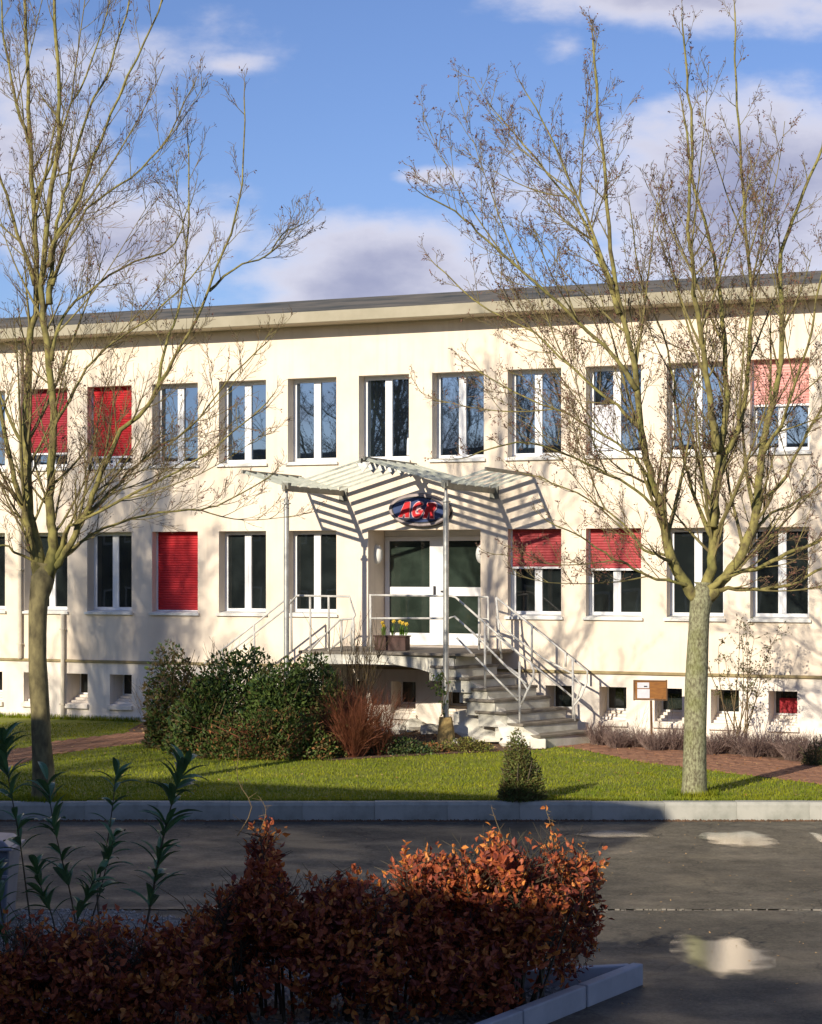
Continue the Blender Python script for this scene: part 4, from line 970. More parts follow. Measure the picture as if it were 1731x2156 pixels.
def tree(label, base_px, Yb, trunk_pts, limbs, mats, o, seed):
    random.seed(seed)
    root = empty('bare_tree', tuple(P(base_px[0], base_px[1], Yb)), 0, label, 'tree', None)
    q = MB(); tp_ = [P(x, y, Yb) for x, y, w in trunk_pts]; tr = [w * Yb / F / 2 for x, y, w in trunk_pts]
    C = crv(tp_, 16); R = [tr[min(int(i / 15 * (len(tr) - 1)), len(tr) - 2)] * (1 - (i / 15 * (len(tr) - 1)) % 1) + tr[min(int(i / 15 * (len(tr) - 1)) + 1, len(tr) - 1)] * ((i / 15 * (len(tr) - 1)) % 1) for i in range(16)]
    tr_ = q.tube(C, R, 16, cap=True)
    # gentle unevenness of the bole
    q.v = [tuple(Vector(v_) + Vector((1, 1, 0)) * (.018 * noise.noise(Vector(v_) * 2.2)) + Vector((1, 1, 0)) * .006 * noise.noise(Vector(v_) * 9)) for v_ in q.v]
    q.build('trunk', mats[0], root, smooth=True)
    bufs = [MB(), MB(), MB()]; o['seeds'] = []
    for (pl, w0, w1, dy) in limbs:
        n_ = len(pl); pts3 = []
        for i, (x, y) in enumerate(pl):
            f = i / (n_ - 1); d0 = DY0.get(pl[0], 0.0); pts3.append(P(x, y, Yb + d0 + (dy - d0) * f ** 1.1))
        C = crv(pts3, max(10, n_ * 3)); m_ = len(C)
        C = [p + Vector((random.gauss(0, .012), random.gauss(0, .02), random.gauss(0, .012))) * (1 if 0 < i else 0) for i, p in enumerate(C)]
        R = [.88 * (w0 + (w1 - w0) * (i / (m_ - 1)) ** .62) * Yb / F / 2 * (1 + .35 * max(0, 1 - i / 3)) for i in range(m_)]
        q = MB(); q.tube(C, R, 10, cap=True); q.build('limb', mats[1], root, smooth=True)
        def shoots(C, R, dens, st0):
            m_ = len(C); Ltot = sum((C[i + 1] - C[i]).length for i in range(m_ - 1)); nb_ = int(Ltot * dens) + 2
            for k in range(nb_):
                f = st0 + (1 - st0) * (k + rnd()) / nb_; t_ = min(f, .999) * (m_ - 1); i = int(t_); p = C[i].lerp(C[i + 1], t_ - i)
                dd = (C[i + 1] - C[i]).normalized(); ax_ = dd.cross(rvec()).normalized(); a_ = math.radians(U(20, 58)); c = dd * math.cos(a_) + ax_ * math.sin(a_)
                if c.z < -.05: c.z *= .2
                LL = o['len'] * U(.5, 1.15) * (1.2 - .85 * f) * (.6 + .4 * min(1, Ltot / 4))
                grow(bufs, p, c.normalized(), max(LL, .35), max(R[i] * U(.28, .48), .006), 0, o)
            return Ltot
        Ltot = shoots(C, R, o['n'][3], o.get('start', .16))
        for k in range(int(Ltot * o['sec'] + rnd())):          # secondary limbs, long and rising
            f = U(.12, .72); t_ = f * (m_ - 1); i = int(t_); p = C[i].lerp(C[i + 1], t_ - i); d = (C[i + 1] - C[i]).normalized()
            ax_ = d.cross(rvec()).normalized(); a_ = math.radians(U(22, 44)); d = (d * math.cos(a_) + ax_ * math.sin(a_)).normalized(); r0_ = max(R[i] * U(.40, .6), .012)
            SL = U(1.6, 3.4) * (1.15 - .6 * f); c2 = [p]; n2 = 10
            for q_ in range(n2): d = (d + rvec() * .05 + Vector((0, 0, .055))).normalized(); c2.append(c2[-1] + d * SL / n2)
            r2 = [max(r0_ * (1 - .82 * q_ / n2), .0045) for q_ in range(n2 + 1)]
            bufs[0].tube(c2, r2, 6, cap=False); shoots(c2, r2, o['n'][3] * 1.1, .12)
        # leader continues as a shoot
        grow(bufs, C[-1], (C[-1] - C[-2]).normalized(), o['len'] * U(.25, .42), R[-1] * .95, 0, o)
    bufs[0].build('branches', mats[2], root, kind='stuff'); bufs[1].build('shoots', mats[3], root, kind='stuff'); bufs[2].build('twigs', mats[3], root, kind='stuff')
    if o['seeds']:
        q = MB()
        for p, d in o['seeds']:
            for k in range(int(U(2, 5))):
                dd = (d + rvec() * 1.0 + Vector((0, 0, -.3))).normalized(); s_ = dd.cross(rvec()).normalized(); q.leaf(p + rvec() * .02, dd, s_, U(.02, .055), U(.010, .024), 0, .2)
        q.build('seed_clusters', M['seed'], root, kind='stuff')
    return root
YR, YL = 27.1, 26.6
R_limbs = [
 ([(1475, 1262), (1453, 1244), (1412, 1171), (1397, 1098), (1380, 1040), (1368, 997), (1348, 900), (1336, 767), (1305, 646), (1290, 549), (1275, 390), (1260, 250), (1248, 90)], 34, 5, -.9),
 ([(1340, 820), (1290, 744), (1185, 646), (1105, 575), (1020, 500), (965, 450), (895, 412)], 12, 3, -1.2),
 ([(1303, 660), (1255, 525), (1210, 435), (1115, 320), (1050, 240)], 12, 3, .6),
 ([(1290, 600), (1240, 470), (1180, 330), (1110, 200)], 9, 3, -.5),
 ([(1480, 1255), (1488, 1220), (1499, 1171), (1503, 1094), (1512, 978), (1529, 861), (1527, 744), (1516, 627), (1500, 520), (1460, 380), (1440, 250)], 32, 5, .5),
 ([(1512, 950), (1498, 860), (1485, 767), (1465, 627), (1456, 540), (1448, 475), (1458, 300), (1448, 170), (1440, 60)], 20, 4, -.8),
 ([(1488, 1256), (1520, 1225), (1555, 1175), (1590, 1098), (1597, 1020), (1604, 950), (1617, 890), (1640, 790), (1648, 666), (1645, 549), (1665, 475), (1705, 375), (1735, 290)], 32, 6, 1.0),
 ([(1499, 1110), (1510, 1030), (1525, 970), (1559, 880), (1578, 744), (1582, 607), (1570, 460), (1562, 330), (1550, 190), (1545, 30)], 20, 4, .9),
 ([(1500, 1245), (1540, 1240), (1599, 1241), (1663, 1230), (1731, 1198), (1800, 1165)], 13, 5, -.5),
 ([(1490, 1240), (1530, 1214), (1604, 1192), (1660, 1165), (1731, 1136), (1810, 1080)], 16, 6, -1.0),
 ([(1455, 1240), (1429, 1227), (1371, 1215), (1320, 1190), (1283, 1171), (1225, 1133), (1160, 1100)], 10, 3, -1.2),
 ([(1410, 1172), (1397, 1171), (1350, 1151), (1327, 1116), (1270, 1070), (1200, 1030), (1120, 1000)], 9, 3, .9),
 ([(1390, 1080), (1350, 1040), (1290, 1000), (1200, 960), (1100, 930), (990, 960)], 9, 3, -1.0),
 ([(1372, 1010), (1330, 960), (1270, 915), (1190, 870), (1090, 830), (1000, 780)], 8, 3, .6),
 ([(1595, 1060), (1650, 1010), (1690, 930), (1731, 860), (1790, 780)], 12, 4, .5),
 ([(1560, 1150), (1620, 1085), (1690, 1050), (1760, 990)], 10, 4, 1.2),
 ([(1500, 1130), (1470, 1060), (1445, 990), (1430, 900), (1420, 800), (1390, 690), (1350, 590), (1330, 450)], 12, 3, 1.2),
 ([(1604, 960), (1650, 880), (1690, 760), (1720, 650), (1740, 520)], 11, 4, -.6),
 ([(1350, 900), (1290, 850), (1210, 780), (1120, 700), (1010, 640), (920, 560)], 9, 3, .8),
]
oR = dict(up=(.085, .07, .03), n=(5.4, 8.5, 0, 2.8), tip=.0028, sec=.75, seed=.5, tw=.75, len=1.25, start=.14)
treeR = tree('bare tree with lichen spotted trunk and reddish seed clusters in front of the right windows', (1462, 1676), YR,
     [(1462, 1684, 66), (1462, 1660, 54), (1463, 1560, 49), (1466, 1450, 47), (1470, 1350, 44), (1473, 1290, 44), (1477, 1262, 50), (1480, 1240, 40), (1481, 1226, 14)],
     R_limbs, (M['bark_lichen'], M['bark'], M['branch'], M['twig']), oR, 11)
L_limbs = [
 ([(84, 1215), (70, 1170), (58, 1097), (40, 1040), (24, 984), (0, 858), (-30, 760)], 26, 8, -.4),
 ([(86, 1215), (78, 1150), (66, 1097), (58, 984), (56, 830), (64, 700), (78, 640), (75, 525), (68, 400), (62, 250), (55, 90), (50, -60)], 32, 7, .5),
 ([(98, 1215), (112, 1150), (109, 1097), (106, 1000), (113, 882), (99, 728), (88, 640), (95, 500), (120, 325), (125, 225), (120, 100), (110, -40)], 30, 7, -.4),
 ([(104, 640), (107, 560), (125, 450), (150, 350), (190, 230), (240, 120), (270, 0)], 13, 4, .7),
 ([(100, 1215), (125, 1180), (150, 1140), (185, 1070), (212, 1002), (253, 909), (307, 861), (342, 797), (386, 718), (435, 625), (480, 500), (510, 400), (514, 200)], 22, 3, -.7),
 ([(330, 820), (350, 720), (380, 640), (395, 520), (400, 400), (395, 300)], 8, 3, .7),
 ([(441, 612), (500, 562), (560, 540), (600, 490), (640, 470)], 6, 2.5, .5),
 ([(115, 1195), (140, 1120), (170, 1097), (290, 1036), (360, 1000), (440, 950), (560, 850)], 12, 3, -1.0),
 ([(118, 1180), (200, 1120), (300, 1085), (400, 1075), (470, 1060), (560, 1010)], 9, 3, .7),
 ([(112, 900), (140, 850), (180, 780), (240, 720), (330, 660), (420, 560)], 9, 3, -.9),
 ([(108, 760), (125, 680), (180, 620), (260, 560), (360, 520), (400, 430)], 10, 3, .8),
 ([(100, 560), (120, 500), (165, 420), (200, 330), (240, 225), (300, 100), (340, 0)], 12, 4, -.6),
 ([(110, 600), (150, 500), (200, 430), (280, 370), (350, 300), (400, 190)], 9, 3, .9),
 ([(75, 600), (40, 500), (10, 400), (-20, 320)], 12, 5, .4),
 ([(75, 420), (110, 330), (150, 220), (200, 110), (230, 0)], 9, 3, 1.0),
 ([(60, 950), (20, 880), (-20, 780), (-50, 700)], 10, 4, .8),
 ([(60, 300), (30, 200), (10, 100), (0, -20)], 9, 4, .6),
 ([(85, 1190), (40, 1165), (0, 1150), (-60, 1160)], 8, 4, -.5),
 ([(185, 1080), (240, 1030), (310, 960), (400, 900), (480, 800), (560, 720)], 8, 3, 1.0),
]
oL = dict(up=(.11, .09, .03), n=(5.6, 9, 0, 2.7), tip=.0026, sec=.34, seed=.16, tw=.8, len=1.35, start=.10)
treeL = tree('bare tree with smooth forked trunk standing by the kerb at the left edge', (92, 1690), YL,
     [(94, 1700, 60), (92, 1675, 50), (89, 1600, 45), (84, 1500, 41), (80, 1400, 38), (80, 1320, 38), (82, 1260, 41), (89, 1222, 52), (93, 1200, 40), (95, 1186, 14)],
     L_limbs, (M['bark_low'], M['bark'], M['branch'], M['twig']), oL, 23)
random.seed(99)
def copy_tree(src, loc, rz, sc_, label):
    r_ = src.copy(); COL.objects.link(r_); r_.location = loc; r_.rotation_euler = (0, 0, rz); r_.scale = (sc_,) * 3; r_['label'] = label; r_['group'] = 'bare trees outside the picture'
    for ch in list(src.children):
        c = ch.copy(); COL.objects.link(c); c.parent = r_
    return r_
copy_tree(treeL, (-14.3, 25.4, 0), 2.1, 1.15, 'bare tree beyond the left edge casting shade on the facade')
copy_tree(treeR, (-17.2, 22.0, 0), 4.0, 1.3, 'wide bare tree beyond the left edge casting shade on the facade')
copy_tree(treeL, (-21.5, 15.5, 0), .9, 1.5, 'tall bare tree across the road behind the viewpoint')
copy_tree(treeR, (-15.6, 16.4, 0), 1.7, 1.15, 'broad bare tree across the road behind the viewpoint')

# ------------------------------------------------------------------ building behind the viewpoint that shades the foreground
def Q(s, w, z): return (0 + tx * s - nx * w, -2.6 + ty * s - ny * w, z)
# the taller wing stands forward of the low one: its near right corner is 4.9 m along the sun's path from the viewpoint
QX, QY = -10.9 * math.cos(SUN_AZ) + 5 * math.sin(SUN_AZ), 10.9 * math.sin(SUN_AZ) + 5 * math.cos(SUN_AZ)
def QT(s, w, z): return (QX + tx * s - nx * w, QY + ty * s - ny * w, z)
bb = empty('yard_building', Q(0, 0, 0), -TH, 'building behind the viewpoint whose shadow covers the hedge and the road', 'building')
def block(name, s0, s1, w0, w1, z1, wins, Q):
    q = MB(); q.box(s0, s1, w0, w1, -.3, z1, Q); q.build('wall', M['behind'], bb)
    q = MB(); q.box(s0 - .15, s1 + .15, w0 - .2, w1 + .2, z1 + .001, z1 + .25, Q); q.build('roof', M['behindroof'], bb)
    for zz in wins:
        s_ = s0 + 1.0
        while s_ < s1 - 1.6:
            q = MB(); q.box(s_, s_ + 1.1, w0 - .02, w0 + .004, zz, zz + 1.5, Q); q.build('window', M['pvc'], bb)
            q = MB(); q.box(s_ + .08, s_ + 1.02, w0 - .03, w0 - .0205, zz + .08, zz + 1.42, Q); q.build('pane', M['glass_low'], bb); s_ += 2.2
TALL, LOW = 6.10 - 5 * math.tan(SUN_EL) - .25 + CZ, 3.58 + CZ
block('tall', -34, -.15, .004, 9, TALL, (1.0, 4.2), QT)
block('low', -9.9, 22, .0, 10, LOW, (4.6,), Q)
block('middle', -12.6, -9.91, .003, 9.5, LOW + .34, (), Q)

# ------------------------------------------------------------------ shrubs
def shrub(name, label, cat, c, rx, ry, h, mats, n, size, stems, sm, seed, low=0.0, lump=.35, lean=0, asp=.5, big=False, group=None, wts=None):
    random.seed(seed); c = Vector(c)
    root = empty(name, tuple(c), 0, label, cat, group)
    q = MB(); tips = []
    for i in range(stems):
        a_ = U(0, 6.28); rr = U(.3, .95); e = c + Vector((math.cos(a_) * rx * rr, math.sin(a_) * ry * rr, h * U(.55, 1.0) * (1 - .35 * rr * rr))); m_ = (c + e) / 2 + Vector((U(-.1, .1), U(-.1, .1), .1 * h))
        q.tube([c + Vector((math.cos(a_) * rx * .12, math.sin(a_) * ry * .12, -.02)), m_, e], [.02, .012, .004], 4, cap=False); tips.append(e)
    q.build('stems', sm, root, kind='stuff')
    q = MB()
    lumps = [(rvec(), U(.6, 1.25)) for k in range(14)]
    k = 0
    while k < n:
        d = rvec(); d.z = abs(d.z) if rnd() < .85 else d.z * .3
        f = max((d.dot(l_) * .5 + .5) ** 6 * g_ for l_, g_ in lumps)
        rad = (1 - lump) + lump * f; rad *= (rnd() ** .33)
        p = c + Vector((d.x * rx * rad, d.y * ry * rad, low + (h - low) * (d.z * rad * 1.0)))
        if p.z < c.z + .02: p.z = c.z + U(.02, .1)
        dd = (d * .6 + rvec() * .8 + Vector((0, 0, .2))).normalized(); s_ = dd.cross(rvec())
        if s_.length < .05: continue
        s_.normalize(); L = size * U(.6, 1.25); mi = random.choices(range(len(mats)), wts or [1] * len(mats))[0]
        if big and k % 3 == 0:      # a whorl of leaves
            for j in range(4): dv = (dd + rvec() * .7).normalized(); sv = dv.cross(rvec()).normalized(); q.leaf(p, dv, sv, L, L * asp, mi, .2)
        q.leaf(p, dd, s_, L, L * asp, mi, .2, False); k += 1
    q.build('foliage', mats, root, kind='stuff')
    return root
def twigs(name, label, cat, c, n, h, spread, m, r=.006, seed=1, sub=3, group=None):
    random.seed(seed); root = empty(name, tuple(c), 0, label, cat, group); q = MB(); c = Vector(c)
    for i in range(n):
        a_ = U(0, 6.28); rr = U(0, spread); d = Vector((math.cos(a_) * rr, math.sin(a_) * rr, h)).normalized(); p = c + Vector((math.cos(a_) * U(0, .15), math.sin(a_) * U(0, .15), -.01)); L = h * U(.6, 1.05); pts = [p]
        for k in range(4): d = (d + rvec() * .10).normalized(); pts.append(pts[-1] + d * L / 4)
        q.tube(pts, [r, r * .85, r * .7, r * .5, r * .3], 3, cap=False)
        for j in range(sub):
            k = random.randint(1, 3); e = (d + rvec() * .55 + Vector((0, 0, .1))).normalized(); l_ = L * U(.15, .4); q.tube([pts[k], pts[k] + e * l_ * .5, pts[k] + (e + rvec() * .15) * l_], [r * .55, r * .45, r * .3], 3, cap=False)
    q.build('stems', m, root, kind='stuff'); return root
EV = [M['ever1'], M['ever2'], M['olive']]
shrub('evergreen_shrub', 'olive brown tinged shrub at the left end of the shrub bed', 'shrub', G(378, 1574), .95, .75, 1.85, [M['olive'], M['ever1'], M['ever2']], 8500, .085, 26, M['twig'], 31, wts=(5, 3, 2), lump=.5)
shrub('evergreen_shrub', 'dense dark green shrub in the middle of the shrub bed left of the landing', 'shrub', G(505, 1584), 1.15, .85, 1.8, EV, 13000, .09, 22, M['twig'], 32, wts=(4, 5, 1), lump=.35)
shrub('evergreen_shrub', 'glossy green shrub tallest next to the left canopy pole', 'shrub', G(640, 1584), 1.05, .85, 2.05, EV, 13000, .09, 22, M['twig'], 33, wts=(5, 4, 1), lump=.42)
shrub('evergreen_shrub', 'mid green shrub filling the bed between the olive shrub and the dark one', 'shrub', G(445, 1588), .8, .6, 1.45, EV, 8000, .09, 14, M['twig'], 51, wts=(6, 2, 2), lump=.5)
shrub('evergreen_shrub', 'light green leafy shrub between the dark shrub and the left canopy pole', 'shrub', G(590, 1590), .8, .6, 1.7, EV, 8500, .09, 14, M['twig'], 52, wts=(7, 2, 1), lump=.5)
shrub('evergreen_shrub', 'low green and rust coloured shrub at the front of the shrub bed', 'shrub', G(570, 1598), 1.45, .42, .85, [M['ever1'], M['olive'], M['litter']], 6000, .07, 18, M['redtwig'], 34, wts=(5, 3, 1.2))
shrub('evergreen_shrub', 'thin yellow green shrub between the dark shrubs and the red stemmed bush', 'shrub', G(705, 1592), .5, .45, 1.6, [M['olive'], M['ever1'], M['yellowleaf']], 3200, .07, 22, M['redtwig'], 35, wts=(4, 4, 1))
twigs('red_stem_bush', 'leafless bush of rust red upright stems under the landing', 'bush', G(745, 1594), 260, 1.2, .9, M['redtwig'], .005, 41, 8)
twigs('red_stem_bush', 'smaller leafless red stemmed bush leaning right under the landing', 'bush', G(800, 1590), 90, 1.2, .8, M['redtwig'], .0045, 42, 8)
twigs('bare_bush', 'bare grey branched bush rising before the left landing railing', 'bush', G(745, 1580), 26, 2.35, .42, M['twig'], .010, 43, 7)
twigs('bare_bush', 'bare thin bush sticking up at the left behind the olive shrub', 'bush', G(465, 1570), 18, 2.1, .45, M['twig'], .009, 44, 7)
twigs('bare_bush', 'sparse bare twigs at the far left end of the shrub bed', 'bush', G(335, 1562), 30, 1.2, .8, M['twig'], .006, 45, 4)
shrub('ground_plant', 'dark low plant with pale edged leaves in the shade under the landing', 'plant', G(830, 1588), .75, .35, .35, [M['ever2'], M['ever1'], M['greyleaf']], 1500, .06, 8, M['twig'], 36, wts=(4, 3, 2))
shrub('ground_plant', 'yellowish ground cover plant beside the stone block', 'plant', G(985, 1582), .55, .3, .28, [M['yellowleaf'], M['olive'], M['ever1']], 1300, .055, 8, M['twig'], 37, wts=(4, 3, 2))
shrub('ground_plant', 'sparse leafy ground cover left of the stone block', 'plant', G(900, 1584), .4, .3, .18, [M['litter'], M['olive'], M['ever1']], 700, .055, 5, M['twig'], 38, wts=(4, 3, 2))
shrub('small_conifer', 'small upright conifer on the lawn close to the kerb', 'shrub', G(1097, 1686), .35, .30, .93, [M['yew'], M['ever1'], M['olive']], 9500, .050, 26, M['twig_dark'], 39, wts=(6, 2, 4), lump=.5, asp=.4)
shrub('small_conifer', 'dark clipped conifer at the right edge beside the brick path', 'shrub', G(1722, 1612), .34, .3, .52, [M['ever2'], M['olive']], 2400, .04, 10, M['twig_dark'], 40, wts=(3, 2), asp=.3)
# climbing ivy on the right pole
random.seed(5); iv = empty('ivy', tuple(G(930, 1570)), 0, 'small green climbing plant round the right canopy pole', 'plant'); q = MB()
polep = Vector(W(sR, PWo, 0))
for (x, y, n_, r_) in ((925, 1432, 60, .13), (930, 1455, 40, .08), (938, 1480, 18, .06), (934, 1500, 12, .05)):
    c_ = P(x, y, polep.y - .02)
    for k in range(n_):
        p = c_ + Vector((random.gauss(0, r_ * .6), U(-.08, .08), random.gauss(0, r_ * .6))); d = (rvec() + Vector((0, -.3, -.2))).normalized(); q.leaf(p, d, d.cross(rvec()).normalized(), U(.04, .08), .05, 0, .2)
q.build('foliage', [M['ever1']], iv, kind='stuff')
q = MB(); q.tube([polep + Vector((.06, -.03, .05)), polep + Vector((-.06, -.06, .7)), polep + Vector((.05, -.06, 1.1)), polep + Vector((-.1, -.05, 1.4))], .006, 4); q.build('stem', M['twig'], iv)
# open grey-leaved sapling before the right wall
random.seed(8)
spb = G(1555, 1578)
sp = empty('leafy_sapling', tuple(spb), 0, 'airy sapling with small grey green leaves right of the lichen trunk', 'tree'); q = MB(); ql = MB()
for i in range(11):
    a_ = U(0, 6.28); d = Vector((math.cos(a_) * .32, math.sin(a_) * .25, 1)).normalized(); p = spb + Vector((U(-.12, .12), U(-.1, .1), 0)); L = U(1.5, 2.25); pts = [p]
    for k in range(6): d = (d + rvec() * .09).normalized(); pts.append(pts[-1] + d * L / 6)
    q.tube(pts, [.014, .012, .010, .008, .006, .004, .003], 4, cap=False)
    for k in range(1, 7):
        for j in range(4):
            e = (d + rvec() * .8).normalized(); l_ = U(.12, .32); t_ = pts[k] + e * l_; q.tube([pts[k], t_], [.004, .002], 3, cap=False)
            if k >= 3:
                for m_ in range(5): dd = rvec(); ql.leaf(pts[k].lerp(t_, U(.3, 1)) + rvec() * .03, dd, dd.cross(rvec()).normalized(), U(.035, .065), .028, random.randint(0, 1), .2)
q.build('stems', M['twig'], sp, kind='stuff'); ql.build('foliage', [M['greyleaf'], M['olive']], sp, kind='stuff')
# row of low grey twiggy plants at the foot of the right wall
HL = ['beside the foot of the steps', 'under the first small window right of the steps', 'just left of the notice board post', 'at the foot of the notice board post', 'left of the lichen spotted trunk', 'just right of the lichen spotted trunk',
      'in front of the airy sapling', 'right of the airy sapling', 'left of the basement window with the red cloth', 'under the basement window with the red cloth', 'behind the dark clipped conifer', 'at the right edge of the picture']
for i, x in enumerate((1262, 1300, 1338, 1378, 1418, 1500, 1540, 1585, 1628, 1672, 1712, 1760)):
    yb = 1560 + (x - 1250) * .068 + (4 if i % 2 else 0)
    twigs('low_heather', 'low grey brown dry plant ' + HL[i], 'plant', G(x, yb + 8), 190, U(.36, .50), .42, M['greytwig'], .0045, 60 + i, 5, 'low grey plants along the wall')
for (x, y, n_, h, lab) in ((1395, 1566, 7, .95, 'thin bare stems right of the notice board post'), (1345, 1566, 5, .8, 'thin bare stems left of the notice board post'), (1285, 1566, 7, .7, 'short bare stems before the window next to the steps'),
                      (1452, 1572, 5, .6, 'short bare stems behind the lichen spotted trunk'), (1640, 1580, 8, .8, 'bare stems before the basement window with the red cloth')):
    twigs('bare_sapling', lab, 'plant', G(x, y), n_, h, .3, M['twig'], .004, int(x), 5, 'bare stems at the wall foot')

# ------------------------------------------------------------------ beech hedge in the foreground
TOP = [(-60, 1985), (0, 1965), (60, 1950), (130, 1962), (200, 1950), (260, 1985), (330, 1960), (400, 1935), (450, 1895), (500, 1868), (522, 1825), (534, 1752), (560, 1745), (578, 1800), (600, 1848), (650, 1868), (700, 1868), (760, 1852),
       (800, 1862), (838, 1872), (850, 1800), (900, 1800), (950, 1812), (1000, 1800), (1050, 1772), (1110, 1800), (1150, 1772), (1200, 1770), (1240, 1795), (1262, 1830), (1255, 1880), (1280, 1960)]
def topy(x):
    for i in range(len(TOP) - 1):
        if TOP[i][0] <= x <= TOP[i + 1][0]:
            f = (x - TOP[i][0]) / (TOP[i + 1][0] - TOP[i][0]); return TOP[i][1] * (1 - f) + TOP[i + 1][1] * f
    return 2100
YH_ = 14.8
def hedge(label, x0, x1, n, seed, Yc, half, nparts=280):
    random.seed(seed)
    X0, X1 = (x0 - CX) * Yc / F, (x1 - CX) * Yc / F
    root = empty('beech_hedge', ((X0 + X1) / 2, Yc, -.24), 0, label, 'hedge', None)
    def top(X): return CZ - (topy(X * F / Yc + CX) - YH) * Yc / F
    q = MB()
    ns = int((X1 - X0) * 26)
    for i in range(ns):          # woody stems
        X = U(X0 + .08, X1 - .12); Y = Yc + U(-half, half) * .6; tz = top(X) - U(.02, .25)
        lim = 1.955 - (15.97 - Y) * .66 - .30
        if X > lim + .35: continue
        p0 = Vector((min(X + U(-.25, .25), lim - .1), Yc + U(-half, half) * .4, -.24)); e = Vector((X, Y, tz)); m_ = (p0 + e) / 2 + rvec() * .07
        C = crv([p0, m_, e], 7); q.tube(C, [.014, .012, .010, .008, .006, .004, .0025], 4, cap=False)
        for k in range(2, 7):
            for j in range(3): d = (Vector((U(-1, 1), U(-1, 1), U(.1, 1)))).normalized(); l_ = U(.12, .34); q.tube([C[k], C[k] + d * l_ * .5 + rvec() * .01, C[k] + d * l_], [.004, .003, .0015], 3, cap=False)
    q.build('branches', M['twig_dark'], root, kind='stuff')
    q = MB(); cand = []; k = 0
    while k < n:
        X = U(X0, X1)
        tz = top(X) + .13 * noise.noise(Vector((X * 5, seed, 0))) + .07 * noise.noise(Vector((X * 17, seed, 3))) - abs(random.gauss(0, .07)) - .11; zf = rnd() ** .75; z = -.2 + (tz + .2) * zf
        edge = min(1, (X - X0 + .08) / .25, (X1 - X + .08) / .30)
        yy = U(-1, 1); hh = half * math.sqrt(max(0, 1 - (zf ** 2.4) * .9)) * (1 + .5 * noise.noise(Vector((X * 2.2, z * 2.2, seed))))
        if rnd() < .6: yy = math.copysign(abs(yy) ** .4, yy)
        Y = Yc + yy * hh
        g_ = noise.noise(Vector((X * 2.7, Y * 2.7, z * 2.7 + seed))) + .4 * noise.noise(Vector((X * 7, Y * 7, z * 7 + seed)))
        if g_ < -.06 and rnd() < .9: continue
        if z < .05 and rnd() < .35: continue
        if rnd() > .3 + .7 * edge: continue
        if X > 1.955 - (15.97 - Y) * .66 - .20 + max(0, z + .15) * .40: continue
        # a sprig: thin shoot with leaves set alternately
        sd = (Vector((U(-.7, .7), yy * .8 + U(-.5, .5), .45 + .5 * zf)) + rvec() * .35).normalized(); SL = U(.10, .26)
        p0 = Vector((X, Y, z)); q.tube([p0 - sd * .06, p0 + sd * SL * .5, p0 + sd * SL], [.0028, .002, .001], 3, cap=False, mi=3)
        sm = random.choices((0, 1, 2), (5, 2.4, 3))[0]; nl = random.randint(4, 10); side = sd.cross(rvec()).normalized()
        for j_ in range(nl):
            p = p0 + sd * SL * (j_ + .5) / nl + rvec() * .012
            d = (sd * .55 + side * (1 if j_ % 2 else -1) * .8 + rvec() * .45).normalized(); s_ = d.cross(rvec())
            if s_.length < .1: continue
            s_.normalize(); L = U(.042, .088) * (1.1 - .3 * j_ / nl); mi = sm if rnd() < .6 else random.choices((0, 1, 2), (5, 2.6, 3))[0]
            cand.append((p.y, p, d, s_, L, mi)); k += 1
    # leaves on the whippy shoots above the top
    for i in range(int((X1 - X0) * 26)):
        X = U(X0 + .05, X1 - .05); tz = top(X); p0 = Vector((X, Yc + U(-.2, .2), tz - .08)); d = Vector((U(-.5, .5), U(-.2, .2), 1)).normalized(); L = U(.06, .24)
        q.tube([p0, p0 + d * L * .5 + rvec() * .01, p0 + d * L], [.003, .0022, .0012], 3, cap=False, mi=3)
        for j in range(random.choice((0, 1, 3, 4))):
            dd = (d + rvec() * .9).normalized(); s_ = dd.cross(rvec()).normalized(); q.leaf(p0 + d * L * U(.3, 1), dd, s_, U(.035, .06), .03, random.choice((0, 1)), .3, True)
    cand.sort(key=lambda t_: t_[0])
    near = cand[:int(n * .35)]; random.shuffle(near); sel = near[:nparts]; ids = set(id(t_) for t_ in sel)
    for t_ in cand:
        if id(t_) in ids: continue
        q.leaf(t_[1], t_[2], t_[3], t_[4], t_[4] * .62, t_[5], .3, t_[0] < Yc)
    ml = [M['beech1'], M['beech2'], M['beech3'], M['twig_dark']]
    q.build('foliage', ml, root, kind='stuff')
    base = []
    for j in range(3):
        me = MB(); me.leaf(Vector((0, 0, 0)), Vector((1, 0, 0)), Vector((0, 1, 0)), 1, .62, 0, .3, True)
        m_ = bpy.data.meshes.new('leaf'); m_.from_pydata(me.v, [], me.f); m_.materials.append(ml[j]); m_.update(); base.append(m_)
    for (Y, p, d, s_, L, mi) in sel:
        z_ = d.cross(s_); R = Matrix(((d.x, s_.x, z_.x, 0), (d.y, s_.y, z_.y, 0), (d.z, s_.z, z_.z, 0), (0, 0, 0, 1)))
        place('leaf', base[mi], Matrix.Translation(p) @ R @ Matrix.Diagonal((L, L, L, 1)), root)
hedge('low near part of the copper beech hedge at the lower left', -40, 440, 8200, 71, 14.3, .55)
hedge('middle part of the copper beech hedge with a tall leafy spike', 425, 850, 9500, 72, 14.7, .55)
hedge('tall right part of the copper beech hedge with sunlit orange top', 832, 1285, 12500, 73, 14.9, .6)

